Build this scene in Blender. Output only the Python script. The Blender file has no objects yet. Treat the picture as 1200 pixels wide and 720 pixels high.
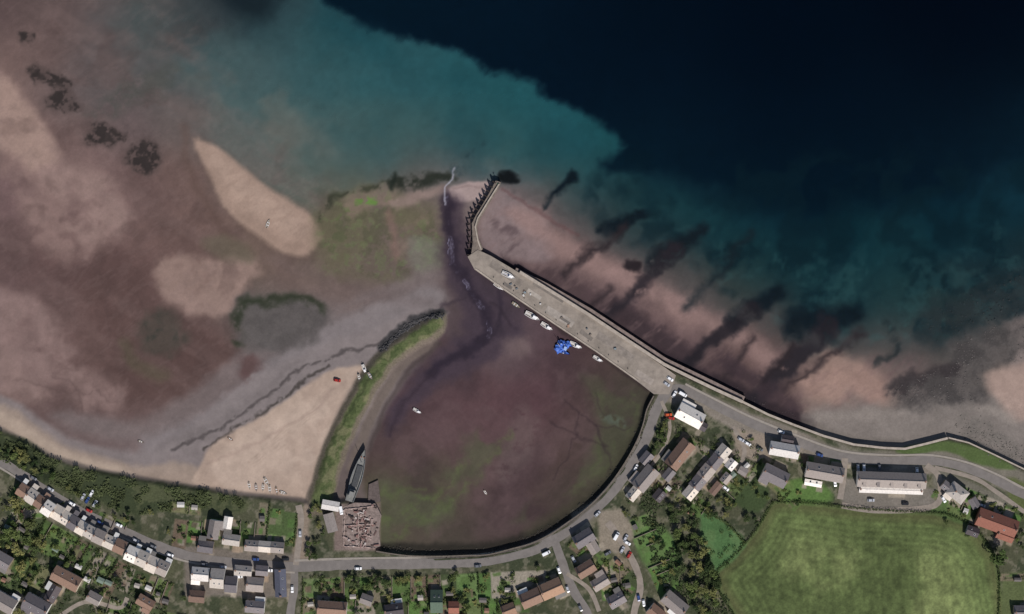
import bpy, bmesh, math, random
import numpy as np
from mathutils import Vector, Matrix
random.seed(7); rng=np.random.default_rng(7)
S=0.5
def wx(px): return (px-600.0)*S
def wy(py): return (360.0-py)*S
LIT=(1.0,1.0,.94)
scene=bpy.context.scene
COL=scene.collection
# ---------------------------------------------------------------- grid fields
NX,NY=1200,720
gx=np.linspace(-100,1300,NX); gy=np.linspace(-60,780,NY)
X,Y=np.meshgrid(gx,gy)
X=X.astype(np.float32);Y=Y.astype(np.float32)
def vnoise(X,Y,sc,seed):
    r=np.random.default_rng(seed).random((256,256)).astype(np.float32)
    u=X/sc+1000;v=Y/sc+1000
    xi=np.floor(u).astype(int);yi=np.floor(v).astype(int)
    fx=u-xi;fy=v-yi
    fx=fx*fx*(3-2*fx);fy=fy*fy*(3-2*fy)
    a=r[yi%256,xi%256];b=r[yi%256,(xi+1)%256];c=r[(yi+1)%256,xi%256];d=r[(yi+1)%256,(xi+1)%256]
    return (a*(1-fx)+b*fx)*(1-fy)+(c*(1-fx)+d*fx)*fy
def fbm(X,Y,sc,seed,o=4,g=0.55):
    t=0;amp=1;s=0
    for i in range(o):
        t=t+amp*vnoise(X,Y,sc/(2**i),seed+i*17);s+=amp;amp*=g
    return t/s
def sst(a,b,x):
    t=np.clip((x-a)/(b-a),0,1);return t*t*(3-2*t)
WXF=fbm(X,Y,40,11)*2-1; WYF=fbm(X,Y,40,57)*2-1
WXS=fbm(X,Y,10,91,3)*2-1; WYS=fbm(X,Y,10,123,3)*2-1
TEX={'f':fbm(X,Y,7,201,3,.7),'m':fbm(X,Y,18,211,5,.65),'b':fbm(X,Y,55,221,5,.5)}
def rot(a):
    c,s=math.cos(math.radians(a)),math.sin(math.radians(a))
    return X*c+Y*s, -X*s+Y*c
u,v=rot(-42); TEX['d']=fbm(u/3.5,v,10,231,4,.6)
u,v=rot(30); TEX['s']=fbm(u/4.0+.5*WXF*10,v+10*WYF,20,241,4,.5)
TEX['g']=fbm(X+14*WXF,Y+14*WYF,30,251,4,.5)
u,v=rot(-35); TEX['r']=fbm(u/3+3*WXF,v+6*WYF,5,261,3,.7)
for k in TEX:
    t=TEX[k]; TEX[k]=np.clip((t-t.mean())/t.std()*0.2+0.5,0,1)
def bbox(pts,pad):
    xs=[p[0] for p in pts];ys=[p[1] for p in pts]
    i0=max(0,int(np.searchsorted(gx,min(xs)-pad))-1);i1=min(NX,int(np.searchsorted(gx,max(xs)+pad))+1)
    j0=max(0,int(np.searchsorted(gy,min(ys)-pad))-1);j1=min(NY,int(np.searchsorted(gy,max(ys)+pad))+1)
    return (slice(j0,j1),slice(i0,i1)) if i1>i0 and j1>j0 else None
def smooth_poly(pts,n=3):
    out=[];N=len(pts)
    for i in range(N):
        p0,p1,p2,p3=[np.array(pts[(i+k)%N],float) for k in(-1,0,1,2)]
        for k in range(n):
            t=k/n
            out.append(tuple(0.5*((2*p1)+(-p0+p2)*t+(2*p0-5*p1+4*p2-p3)*t*t+(-p0+3*p1-3*p2+p3)*t**3)))
    return out
def smooth_line(pts,n=4):
    P=[pts[0]]+list(pts)+[pts[-1]];out=[]
    for i in range(1,len(P)-2):
        p0,p1,p2,p3=[np.array(P[i+k],float) for k in(-1,0,1,2)]
        for k in range(n):
            t=k/n
            out.append(tuple(0.5*((2*p1)+(-p0+p2)*t+(2*p0-5*p1+4*p2-p3)*t*t+(-p0+3*p1-3*p2+p3)*t**3)))
    out.append(tuple(map(float,pts[-1])));return out
def sdf(pts,x,y,closed=True):
    d=np.full(x.shape,1e9,np.float32);ins=np.zeros(x.shape,bool);N=len(pts)
    for i in range(N if closed else N-1):
        ax,ay=pts[i][:2];bx,by=pts[(i+1)%N][:2]
        ex,ey=bx-ax,by-ay;L=ex*ex+ey*ey+1e-9
        t=np.clip(((x-ax)*ex+(y-ay)*ey)/L,0,1)
        d=np.minimum(d,(x-ax-t*ex)**2+(y-ay-t*ey)**2)
        if closed and ay!=by:
            c=((ay>y)!=(by>y))&(x<(bx-ax)*(y-ay)/(by-ay)+ax);ins^=c
    d=np.sqrt(d)
    return np.where(ins,d,-d) if closed else d
def interp(ctrl,sig=34):
    cx=np.arange(-100,1301,10.0);cy=np.arange(-60,781,10.0);A,B=np.meshgrid(cx,cy)
    num=np.zeros(A.shape+(3,));den=np.zeros(A.shape)
    for (x,y,r,g,b) in ctrl:
        d2=(A-x)**2+(B-y)**2
        w=np.exp(-d2/(2*sig*sig))+1e-4/(1+d2/3000.0)**2
        num+=w[...,None]*np.array([r,g,b]);den+=w
    F=num/den[...,None]
    xx=X+8*WXF;yy=Y+8*WYF
    u=np.clip((xx+100)/10,0,len(cx)-1.001);v=np.clip((yy+60)/10,0,len(cy)-1.001)
    xi=u.astype(int);yi=v.astype(int);fx=(u-xi)[...,None];fy=(v-yi)[...,None]
    return (F[yi,xi]*(1-fx)+F[yi,xi+1]*fx)*(1-fy)+(F[yi+1,xi]*(1-fx)+F[yi+1,xi+1]*fx)*fy
A_C=[(0,0,78,64,61),(60,20,87,73,69),(120,40,82,74,71),(180,30,70,69,66),(240,20,52,58,58),(290,0,26,36,40),(330,30,42,64,66),(400,30,30,62,66),
(30,60,99,81,75),(10,110,112,92,84),(60,110,91,77,73),(120,100,84,77,74),(180,90,80,79,76),(240,80,70,80,78),(300,90,62,80,79),(360,80,48,76,77),(420,90,40,75,77),(480,90,36,72,75),
(540,100,33,73,76),(600,120,29,71,74),(660,150,27,70,74),(710,170,23,64,67),(150,140,88,75,72),(210,140,90,81,76),(270,150,85,88,82),(330,150,73,86,81),(400,150,60,81,78),(460,150,52,79,77),
(520,150,47,76,75),(580,160,45,76,75),(640,180,40,71,71),(690,200,32,64,66),(20,160,110,90,83),(60,190,106,86,80),(110,220,104,84,79),(160,230,101,81,76),(210,210,98,79,72),(300,190,92,90,83),
(350,210,82,88,79),(410,200,70,83,77),(470,190,62,78,75),(530,195,60,74,73),(0,230,100,80,77),(50,260,102,82,77),(100,280,100,80,75),(150,270,99,79,73),(200,280,97,77,70),(250,280,97,78,71),
(0,320,95,76,73),(60,330,92,72,68),(120,330,93,72,68),(180,320,97,76,71),(240,330,97,77,70),(290,300,96,81,69),(330,330,98,81,74),(20,380,96,76,72),(60,400,95,76,71),(100,390,90,70,65),
(150,400,86,68,63),(220,380,84,66,61),(250,420,86,66,61),(100,450,90,71,66),(40,440,96,77,72),(20,470,98,80,76),(150,450,90,71,66),(200,460,88,69,64),(100,500,94,79,75),(160,520,106,92,88),
(230,490,102,90,86),(280,450,102,92,88),(330,400,96,89,87),(300,370,80,78,72),(380,380,104,94,90),(420,390,112,102,98),(400,340,98,82,76),(450,350,96,84,79),(500,340,90,76,72),(400,270,92,84,70),
(440,270,90,82,70),(480,280,94,84,72),(500,300,100,87,78),(380,300,90,80,68),(430,310,92,82,70),(470,240,104,89,80),(500,230,100,85,76),(540,225,118,103,98),(410,240,88,84,68),(510,370,84,73,72),
(540,380,62,50,52),(540,320,72,60,62),(780,210,15,44,50),(900,240,9,34,42),(1000,270,8,34,40),(1100,240,8,33,41),(1180,220,12,38,46),(1150,280,13,38,44),(1050,290,17,46,50),(950,320,15,41,45),(880,290,15,42,46),(820,270,17,46,50),
(770,250,22,51,53),(730,230,24,50,52),(870,330,26,48,48),(940,350,21,44,46),(1000,350,22,47,49),(1060,350,24,48,49),(1100,360,28,44,44),(1150,340,25,38,40),(1190,320,19,37,41),(650,230,60,68,66),(700,250,44,54,54),
(750,280,44,53,53),(800,320,52,55,53),(850,350,54,55,51),(910,380,54,54,52),(980,400,50,54,53),(1050,400,52,58,56),(1110,400,48,51,49),(600,240,112,95,91),(620,270,106,89,85),(650,280,113,92,87),(690,300,111,90,84),
(740,330,114,92,86),(790,360,116,93,87),(820,380,112,90,84),(890,420,106,83,77),(880,400,94,76,71),(650,320,82,67,66),(720,370,70,57,58),(790,410,70,57,58),(860,450,64,52,51),(920,450,92,74,69),(970,450,130,108,97),
(1030,440,116,94,86),(1080,440,102,85,80),(980,480,114,104,96),(1050,495,104,97,89),(1120,490,98,92,84),(1170,500,100,94,88),(1150,450,78,74,68),(1185,450,126,108,97),(1190,400,96,86,80),(1150,400,66,64,60),(1120,440,82,74,68)]
C=interp(A_C,24)
B_C=[(300,-40,4,19,29),(450,20,4,20,30),(520,30,3,16,27),(600,60,3,17,28),(660,90,2,14,25),(750,40,1,10,20),(900,50,0,7,17),(1150,50,0,5,14),(750,120,2,13,25),(800,180,3,17,28),(740,200,7,29,36),(900,150,1,10,21),
(1000,200,1,11,22),(1100,150,1,8,18),(900,230,4,22,31),(1000,260,5,24,32),(1100,210,6,25,34),(1200,180,7,27,36)]
D=interp(B_C,60)
rough=np.full(X.shape,0.24,np.float32)
def put(a,sl,col):
    global C
    col=np.asarray(col,float)
    C[sl]=C[sl]*(1-a[...,None])+col*a[...,None]
def paint(pts,col,f=4,warp=6,wf=0.0,op=1,tex=None,tc=0.5,tw=.12,sm=True,rg=None,field=None):
    if sm: pts=smooth_poly(pts)
    sl=bbox(pts,f+warp*2+4)
    if sl is None: return
    x=X[sl]+warp*1.6*WXF[sl]+wf*WXS[sl];y=Y[sl]+warp*1.6*WYF[sl]+wf*WYS[sl]
    a=sst(-f,f,sdf(pts,x,y))*op
    if tex: a=a*sst(tc-tw,tc+tw,TEX[tex][sl])
    if field is not None: put(a,sl,field[sl])
    else: put(a,sl,col)
    if rg is not None: rough[sl]=rough[sl]*(1-a)+rg*a
def blob(cx,cy,rx,ry,ang,col,**k):
    c,s=math.cos(math.radians(ang)),math.sin(math.radians(ang))
    pts=[(cx+rx*math.cos(t)*c-ry*math.sin(t)*s,cy+rx*math.cos(t)*s+ry*math.sin(t)*c) for t in np.linspace(0,2*math.pi,14,endpoint=False)]
    paint(pts,col,sm=False,**k)
def stroke(pts,w,col,f=2,warp=4,wf=0.0,op=1,tex=None,tc=.5,tw=.12,sm=True,rg=None):
    if sm: pts=smooth_line(pts)
    sl=bbox(pts,w+f+warp*2+4)
    if sl is None: return
    x=X[sl]+warp*1.6*WXF[sl]+wf*WXS[sl];y=Y[sl]+warp*1.6*WYF[sl]+wf*WYS[sl]
    a=sst(f,-f,sdf(pts,x,y,False)-w/2.0)*op
    if tex: a=a*sst(tc-tw,tc+tw,TEX[tex][sl])
    put(a,sl,col)
    if rg is not None: rough[sl]=rough[sl]*(1-a)+rg*a
# ---- deep sea: sharp edge in the west, long fade in the east
paint([(372,-80),(378,0),(400,15),(432,36),(480,44),(530,55),(562,72),(572,88),(600,88),(628,96),(640,112),(690,134),(724,158),(733,174),(716,188),(702,192),(716,206),(780,200),(860,180),(1000,140),(1400,60),(1400,-80)],None,f=7,warp=4,wf=5,field=D,sm=False)
paint([(745,150),(750,205),(800,222),(850,235),(950,262),(1000,250),(1110,232),(1210,195),(1400,170),(1400,-80),(745,-80)],None,f=26,warp=10,wf=4,field=D,sm=False)
paint([(150,-80),(235,-60),(265,0),(295,24),(320,10),(335,-80)],(20,30,34),f=14,warp=8,op=.8)
paint([(700,205),(1200,190),(1300,340),(1100,400),(960,400),(760,290)],(7,25,31),f=20,warp=12,tex='g',tc=.56,tw=.2,op=.6)
paint([(780,235),(900,290),(1100,300),(1200,250),(1250,330),(1100,400),(950,400),(820,320)],(44,76,74),f=22,warp=10,tex='m',tc=.68,tw=.16,op=.3)
paint([(400,20),(560,90),(720,180),(640,210),(420,160),(330,60)],(22,60,65),f=24,warp=14,tex='b',tc=.55,tw=.25,op=.4)
# ---- exposed sand, west
WEST=[(-100,120),(120,140),(215,180),(330,290),(420,330),(300,430),(200,480),(-100,470)]
ALLW=[(-100,-20),(200,0),(300,120),(420,250),(520,320),(400,420),(200,500),(-100,480)]
paint(WEST,(76,60,56),f=25,warp=6,tex='b',tc=.62,tw=.2,op=.45)
paint([(110,300),(180,300),(190,360),(270,385),(280,430),(250,480),(180,490),(120,450),(95,380)],(78,60,55),f=20,warp=10,tex='b',tc=.4,tw=.25,op=.6)
paint([(60,270),(130,290),(150,330),(90,335),(40,305)],(84,65,61),f=16,warp=10,op=.5)
def pale(P,c,f,op,tc=.2): paint(P,c,f=f,warp=7,wf=4,op=op,tex='g',tc=tc,tw=.3)
pale([(-150,40),(0,85),(22,112),(48,148),(70,178),(112,198),(148,232),(152,262),(110,300),(60,300),(20,250),(0,205),(-150,160)],(126,104,96),14,.85)
paint([(-150,50),(0,88),(24,115),(50,150),(70,184),(40,194),(0,178),(-150,140)],(146,123,110),f=8,warp=6,wf=3,op=.9)
pale([(50,190),(100,196),(146,232),(148,258),(112,282),(80,270),(96,240),(60,220)],(134,112,103),11,.85)
pale([(180,322),(200,300),(236,300),(268,305),(305,300),(296,338),(272,370),(232,366),(195,350)],(130,109,98),8,.95,.1)
pale([(200,335),(240,345),(285,325),(270,362),(235,360)],(140,118,106),11,.7)
pale([(-60,320),(0,335),(40,352),(82,395),(94,430),(60,452),(20,436),(-60,404)],(126,105,98),11,.9)
pale([(70,420),(110,436),(150,460),(126,484),(86,474)],(124,103,96),11,.9)
pale([(0,405),(30,436),(62,470),(20,480),(-30,460)],(128,107,99),10,.85)
paint(ALLW,(120,100,93),f=20,warp=6,tex='s',tc=.62,tw=.2,op=.2)
paint(ALLW,(70,55,51),f=20,warp=6,tex='g',tc=.7,tw=.14,op=.25)
paint(ALLW,(116,98,92),f=20,warp=6,tex='r',tc=.68,tw=.14,op=.14)
paint([(100,140),(140,96),(205,78),(222,98),(190,118),(150,130)],(66,67,61),f=10,warp=8,wf=3,tex='m',tc=.4,tw=.25,op=.6)
paint([(130,20),(300,30),(400,60),(480,150),(430,205),(340,190),(280,150),(220,100)],(54,80,79),f=34,warp=16,tex='b',tc=.4,tw=.3,op=.45)
paint([(200,90),(330,110),(400,180),(330,180),(230,130)],(98,97,88),f=22,warp=14,tex='g',tc=.5,tw=.25,op=.45)
stroke([(214,150),(222,200),(250,250),(275,290)],8,(82,65,57),f=7,warp=4,op=.5)
for P in [[(60,440),(90,460),(95,490)],[(20,445),(70,462),(140,466)],[(150,340),(175,380),(165,430)],[(95,300),(130,340),(120,400)],[(210,395),(240,430),(235,470)]]:
    stroke(P,2,(66,52,49),f=3,warp=10,wf=5,op=.3)
for (cx,cy,rx,ry,a) in [(45,85,9,8,0),(68,94,17,8,20),(70,119,16,13,0),(90,128,7,6,0),(28,45,6,7,0),(117,160,20,12,5),(168,184,20,17,15),(133,164,11,7,0)]:
    blob(cx,cy,rx*1.2,ry*1.2,a,(72,61,57),f=6,warp=3,wf=6,op=.55)
    blob(cx,cy,rx,ry,a,(42,37,35),f=4,warp=3,wf=8,tex='f',tc=.42,tw=.2,op=.88)
# sand bar
paint([(224,163),(245,168),(270,184),(300,207),(335,232),(368,255),(380,272),(374,294),(350,306),(322,298),(290,275),(262,246),(242,212)],(88,72,64),f=9,warp=2,wf=2,op=.45)
paint([(226,163),(250,171),(272,186),(300,209),(335,234),(366,257),(376,274),(366,293),(346,300),(318,290),(288,266),(264,240),(244,206)],(146,124,108),f=4.5,warp=3,wf=2,op=.92)
paint([(235,172),(262,185),(300,215),(340,245),(360,268),(345,282),(300,255),(262,215)],(160,138,121),f=9,warp=3,op=.65)
paint([(235,172),(262,185),(300,215),(340,245),(366,268),(345,292),(300,265),(262,225)],(136,115,100),f=6,warp=3,tex='r',tc=.62,tw=.15,op=.35)
# olive flats
OL=[(365,275),(378,245),(420,228),(460,225),(500,240),(520,262),(515,310),(480,330),(430,320),(385,320)]
paint(OL,(92,88,66),f=14,warp=8,tex='g',tc=.42,tw=.25,op=.75)
paint(OL,(70,70,52),f=14,warp=8,tex='m',tc=.6,tw=.12,op=.5)
paint(OL,(128,109,96),f=12,warp=8,wf=3,tex='b',tc=.52,tw=.1,op=.6)
paint(OL,(88,100,64),f=14,warp=8,wf=3,tex='f',tc=.68,tw=.1,op=.35)
stroke([(462,240),(490,228),(520,224)],10,(134,115,105),f=4,warp=4,wf=3,op=.8)
stroke([(455,250),(462,270),(465,300)],8,(118,93,84),f=5,warp=6,wf=4,op=.6)
blob(430,237,11,4.5,-5,(88,124,54),f=3,warp=4,wf=5,tex='f',tc=.42,op=.8)
blob(410,250,15,5,-30,(80,92,54),f=4,warp=5,wf=5,tex='f',tc=.48,op=.6)
blob(392,285,16,20,0,(80,86,58),f=6,warp=6,wf=5,tex='m',tc=.55,op=.4)
blob(500,302,21,25,0,(112,114,100),f=8,warp=6,wf=4,op=.5)
blob(268,292,34,13,20,(92,86,70),f=8,warp=5,wf=4,op=.6)
stroke([(375,258),(382,240),(405,228),(438,222),(452,216)],6,(42,45,33),f=4,warp=5,wf=5,tex='m',tc=.46,tw=.16,op=.75)
stroke([(460,213),(480,215),(505,210),(525,209)],13,(32,36,29),f=4,warp=4,wf=5,tex='m',tc=.34,tw=.2,op=.88)
stroke([(462,205),(460,222)],5,(28,34,28),f=3,warp=3,wf=2,op=.8)
paint([(522,224),(548,213),(576,212),(582,218),(566,234),(545,238),(528,236)],(150,132,125),f=2.5,warp=2,wf=1)
stroke([(530,222),(550,218),(572,220)],2,(116,98,92),f=2,warp=3,op=.5)
# wide grey channel sweeping from the spit tip
paint([(520,330),(440,355),(390,362),(330,410),(290,440),(235,485),(170,515),(110,512),(60,490),(100,486),(170,492),(215,468),(262,428),(290,412),(300,412),(370,400),(395,365),(440,340),(500,318)],(107,96,92),f=9,warp=5,wf=3,op=.85)
stroke([(505,350),(440,374),(385,394),(330,432),(280,470),(225,507),(175,524)],30,(118,110,107),f=8,warp=4,wf=3,op=.9)
stroke([(440,360),(360,385),(310,425),(250,470),(190,505)],3,(88,79,76),f=3,warp=8,wf=3,op=.3)
# mussel beds
MBD=[(280,378),(284,360),(318,350),(352,352),(380,364),(378,385),(352,402),(322,410),(292,408)]
paint(MBD,(86,81,77),f=12,warp=7,wf=5,op=.9,rg=.4)
paint(MBD,(68,64,61),f=9,warp=6,wf=5,tex='m',tc=.5,tw=.25,op=.5)
stroke([(281,398),(280,376),(291,360),(318,352),(352,352),(372,360)],11,(40,45,32),f=6,warp=5,wf=5,tex='m',tc=.28,tw=.25,op=.85)
blob(190,388,24,31,20,(70,64,56),f=10,warp=8,wf=6,op=.75)
blob(190,388,17,24,20,(50,51,45),f=9,warp=8,wf=6,tex='m',tc=.40,tw=.28,op=.8)
stroke([(148,405),(158,428),(185,442)],16,(76,72,54),f=8,warp=6,wf=4,op=.5)
blob(292,433,12,17,30,(80,58,55),f=7,warp=6,wf=5,op=.7)
stroke([(318,300),(370,320),(430,345),(500,360)],14,(90,77,73),f=8,warp=8,op=.25)
# beach west
paint([(-150,440),(0,465),(60,500),(120,524),(175,528),(225,500),(275,460),(330,425),(380,402),(440,384),(505,362),(520,375),(455,412),(400,445),(340,480),(250,520),(235,552),(160,556),(100,545),(40,520),(0,495),(-150,450)],(119,110,106),f=5,warp=4,wf=2,op=.9)
stroke([(200,528),(260,500),(310,465),(360,430),(400,414),(450,400)],4,(70,64,62),f=2.2,warp=5,wf=4,tex='f',tc=.3,tw=.2,op=.85)
stroke([(240,524),(292,492),(345,456),(385,430)],3.5,(58,53,49),f=1.8,warp=4,wf=4,tex='f',tc=.32,tw=.2,op=.85)
stroke([(180,525),(240,505),(290,470),(350,425)],8,(100,92,89),f=5,warp=8,op=.4)
paint([(-150,450),(0,476),(50,506),(105,531),(155,545),(215,545),(238,552),(232,574),(150,566),(90,552),(30,528),(-10,508),(-150,480)],(142,126,111),f=5,warp=4,wf=2,op=.9)
paint([(-150,458),(0,484),(50,514),(105,538),(150,551),(150,560),(90,546),(30,522),(-10,502),(-150,470)],(163,146,128),f=4,warp=3,op=.75)
BCH=[(396,432),(430,430),(436,440),(424,458),(408,484),(392,515),(378,548),(364,582),(356,592),(300,588),(228,574),(236,545),(250,520),(292,496),(350,458)]
paint(BCH,(160,141,124),f=3,warp=3,wf=2)
paint([(396,440),(420,450),(390,500),(360,560),(250,570),(260,530)],(172,153,136),f=12,warp=6,op=.6)
paint(BCH,(140,121,106),f=5,warp=3,tex='g',tc=.62,tw=.15,op=.35)
stroke([(240,545),(300,520),(360,480),(400,450)],3,(140,121,108),f=3,warp=8,op=.5)
for k in range(6): stroke([(250+k*9,568-k*6),(300+k*8,545-k*10),(350+k*6,510-k*10)],1.2,(142,125,110),f=1.2,warp=6,wf=2,tex='m',op=.5)
# ---- harbour basin
BAS=[(520,392),(545,410),(575,345),(560,318),(552,304),(660,372),(770,440),(775,460),(760,478),(748,512),(728,548),(702,580),(667,610),(622,636),(572,650),(510,652),(436,648),(436,600),(424,560),(440,510),(455,478),(475,448),(505,415)]
E=interp([(520,430,71,57,58),(600,400,86,72,72),(650,420,69,52,54),(700,440,67,53,51),(740,460,62,57,48),(480,470,70,53,54),(550,470,79,58,59),(620,480,76,55,57),(690,490,68,53,51),(740,490,60,56,47),(460,520,71,57,55),(540,520,81,63,62),
(600,520,84,65,64),(660,530,74,58,55),(710,530,61,55,47),(460,580,74,66,55),(510,580,72,68,53),(560,580,78,62,60),(620,580,71,55,54),(660,580,59,52,45),(470,620,76,68,57),(530,625,65,58,50),(590,615,63,53,49),(560,350,74,61,65),(620,370,78,63,66)],24)
paint(BAS,None,f=5,warp=1,field=E)
IN=[(500,430),(560,400),(700,430),(750,460),(735,520),(690,570),(600,625),(480,635),(445,610),(445,520),(470,460)]
paint(IN,(54,42,44),f=10,warp=6,tex='b',tc=.6,tw=.18,op=.45)
paint(IN,(92,74,73),f=10,warp=6,tex='g',tc=.66,tw=.16,op=.35)
paint(IN,(92,73,71),f=10,warp=6,tex='d',tc=.68,tw=.14,op=.14)
paint([(590,500),(612,470),(625,520),(600,560),(585,540)],(98,85,80),f=9,warp=10,tex='m',tc=.4,op=.4)
paint([(440,570),(500,560),(560,510),(585,520),(550,575),(520,615),(480,636),(440,632)],(72,76,54),f=14,warp=12,wf=4,tex='g',tc=.5,tw=.2,op=.65)
for P,w in [([(450,612),(480,596),(515,572),(545,545)],9),([(470,628),(505,602),(530,585)],10),([(450,590),(470,575),(492,570)],6),([(540,580),(575,535),(592,505)],4),([(480,612),(500,590),(512,584)],10)]:
    stroke(P,w,(78,90,52),f=6,warp=10,wf=6,tex='m',tc=.52,tw=.2,op=.5)
paint([(690,450),(745,455),(750,490),(735,530),(700,560),(640,600),(600,610),(660,560),(700,520)],(62,68,46),f=12,warp=8,tex='g',tc=.58,tw=.16,op=.55)
for P,w in [([(742,462),(745,490),(728,525)],7),([(700,455),(715,470),(738,475)],6),([(722,530),(700,555),(668,580)],6),([(695,500),(700,530),(690,552)],5)]:
    stroke(P,w,(72,82,50),f=5,warp=8,wf=6,tex='m',tc=.5,tw=.2,op=.42)
for pts,w in [([(660,470),(690,500),(712,540),(706,560)],2.5),([(640,500),(680,516),(712,530)],1.8),([(690,500),(720,505),(740,500)],1.8),([(672,480),(668,520),(650,560)],1.6),([(700,455),(705,480),(722,500)],1.5)]:
    stroke(pts,w,(46,36,38),f=1.8,warp=8,wf=4,op=.5)
blob(718,492,16,7,20,(82,92,78),f=4,warp=5,wf=3,tex='f',tc=.4,op=.6)
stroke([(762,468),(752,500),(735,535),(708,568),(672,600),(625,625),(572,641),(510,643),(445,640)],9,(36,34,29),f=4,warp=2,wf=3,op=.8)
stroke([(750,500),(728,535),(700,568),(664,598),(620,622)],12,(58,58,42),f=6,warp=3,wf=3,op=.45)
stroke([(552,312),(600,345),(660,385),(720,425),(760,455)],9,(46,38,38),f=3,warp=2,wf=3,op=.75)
# channel
CH=[(518,232),(526,228),(538,240),(546,270),(554,300),(566,325),(590,345),(610,372),(612,392),(586,416),(550,434),(514,454),(488,480),(464,508),(452,500),(474,452),(508,414),(534,397),(542,374),(528,345),(520,315),(516,280)]
paint(CH,(60,50,57),f=10,warp=6,wf=5,op=.88)
paint([(545,300),(570,318),(620,365),(600,372),(570,345)],(56,47,53),f=8,warp=5,op=.6)
stroke([(524,235),(524,262),(532,290),(540,322),(556,345),(568,368),(570,390),(556,407),(530,419),(500,438)],13,(40,33,42),f=5,warp=5,wf=5,op=.85)
stroke([(588,345),(588,372),(574,396),(548,411),(514,430)],8,(42,35,43),f=5,warp=5,wf=5,op=.7)
stroke([(545,345),(530,352),(515,362)],4,(50,42,48),f=3,warp=5,wf=4,op=.6)
stroke([(505,436),(488,452),(472,480),(462,510)],5,(46,37,43),f=4,warp=6,wf=4,op=.6)
stroke([(572,350),(590,362),(602,382)],3,(44,36,42),f=3,warp=5,wf=4,op=.6)
blob(606,405,19,12,10,(104,88,85),f=8,warp=6,wf=3,op=.75)
for k in range(9):
    o=random.uniform(-5,5)
    stroke([(523+o*.5,232),(523+o,262),(531+o,290),(539+o,322),(556+o,345),(569+o,368),(574+o*.6,395)],.35,(122,118,134),f=.7,warp=5+k*.6,wf=4,tex='m',tc=.48,tw=.2,op=.6)
stroke([(522,240),(521,224),(527,211),(533,197)],1.8,(164,162,168),f=1.2,warp=2,wf=3,tex='f',tc=.33,op=.8)
stroke([(533,200),(540,188),(552,176),(560,160)],9,(28,46,50),f=5,warp=6,wf=5,tex='m',tc=.4,tw=.2,op=.7)
# ---- east beach
EB=[(590,222),(640,248),(700,285),(760,325),(830,355),(900,395),(1000,415),(1110,420),(1130,440),(1050,480),(940,490),(860,465),(780,425),(700,372),(600,312),(565,288),(562,262)]
paint(EB,(94,76,74),f=8,warp=4,tex='d',tc=.58,tw=.22,op=.35)
paint([(586,220),(605,228),(640,262),(650,300),(600,305),(565,288),(560,262)],(126,111,108),f=5,warp=5,op=.65)
for (cx,cy,rx,ry) in [(665,290,32,14),(700,312,26,14),(738,330,34,15),(800,362,36,16),(850,390,26,13),(895,420,30,13),(1010,445,60,20),(962,450,32,22),(620,262,26,14)]:
    blob(cx,cy,rx,ry,33,(136,111,103) if cx<950 else (148,121,107),f=10,warp=7,wf=3,op=.75)
paint(EB,(108,88,83),f=6,warp=4,tex='r',tc=.66,tw=.14,op=.22)
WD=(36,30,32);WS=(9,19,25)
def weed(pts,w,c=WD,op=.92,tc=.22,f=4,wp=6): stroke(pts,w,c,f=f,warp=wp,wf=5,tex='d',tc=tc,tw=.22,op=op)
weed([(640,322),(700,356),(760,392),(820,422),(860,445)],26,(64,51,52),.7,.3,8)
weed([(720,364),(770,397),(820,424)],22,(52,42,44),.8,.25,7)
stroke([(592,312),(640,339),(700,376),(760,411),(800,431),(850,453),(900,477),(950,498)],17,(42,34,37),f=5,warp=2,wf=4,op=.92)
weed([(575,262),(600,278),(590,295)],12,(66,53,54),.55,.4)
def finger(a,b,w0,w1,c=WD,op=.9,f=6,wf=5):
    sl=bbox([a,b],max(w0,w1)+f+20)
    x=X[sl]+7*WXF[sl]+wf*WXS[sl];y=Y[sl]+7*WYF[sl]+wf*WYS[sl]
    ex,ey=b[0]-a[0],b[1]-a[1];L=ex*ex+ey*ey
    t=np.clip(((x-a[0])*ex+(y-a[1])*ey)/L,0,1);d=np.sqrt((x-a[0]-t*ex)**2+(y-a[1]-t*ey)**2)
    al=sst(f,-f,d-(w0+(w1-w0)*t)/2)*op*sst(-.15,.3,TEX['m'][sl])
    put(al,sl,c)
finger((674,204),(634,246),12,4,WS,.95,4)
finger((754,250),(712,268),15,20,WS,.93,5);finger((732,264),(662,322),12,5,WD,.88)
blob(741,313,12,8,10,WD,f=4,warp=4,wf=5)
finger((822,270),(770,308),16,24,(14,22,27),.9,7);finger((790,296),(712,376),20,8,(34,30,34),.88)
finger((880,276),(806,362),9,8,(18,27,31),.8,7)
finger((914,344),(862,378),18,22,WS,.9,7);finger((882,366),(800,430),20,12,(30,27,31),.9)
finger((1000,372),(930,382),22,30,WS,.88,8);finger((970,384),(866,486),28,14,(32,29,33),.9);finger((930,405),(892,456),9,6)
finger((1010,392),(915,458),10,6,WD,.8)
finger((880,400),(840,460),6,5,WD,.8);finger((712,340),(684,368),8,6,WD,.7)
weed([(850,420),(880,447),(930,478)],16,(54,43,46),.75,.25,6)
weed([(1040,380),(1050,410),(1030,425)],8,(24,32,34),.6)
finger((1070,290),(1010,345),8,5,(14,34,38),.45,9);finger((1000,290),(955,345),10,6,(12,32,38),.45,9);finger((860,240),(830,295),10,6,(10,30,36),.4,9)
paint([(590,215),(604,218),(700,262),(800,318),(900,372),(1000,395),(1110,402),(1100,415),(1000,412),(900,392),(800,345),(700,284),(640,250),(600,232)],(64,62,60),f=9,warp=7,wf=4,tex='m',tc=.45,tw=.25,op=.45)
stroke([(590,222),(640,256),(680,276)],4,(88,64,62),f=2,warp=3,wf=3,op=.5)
blob(594,208,14,7,20,(12,16,18),f=3,warp=3,wf=4)  # shadow beside the breakwater head, painted dark into the ground colour
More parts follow.
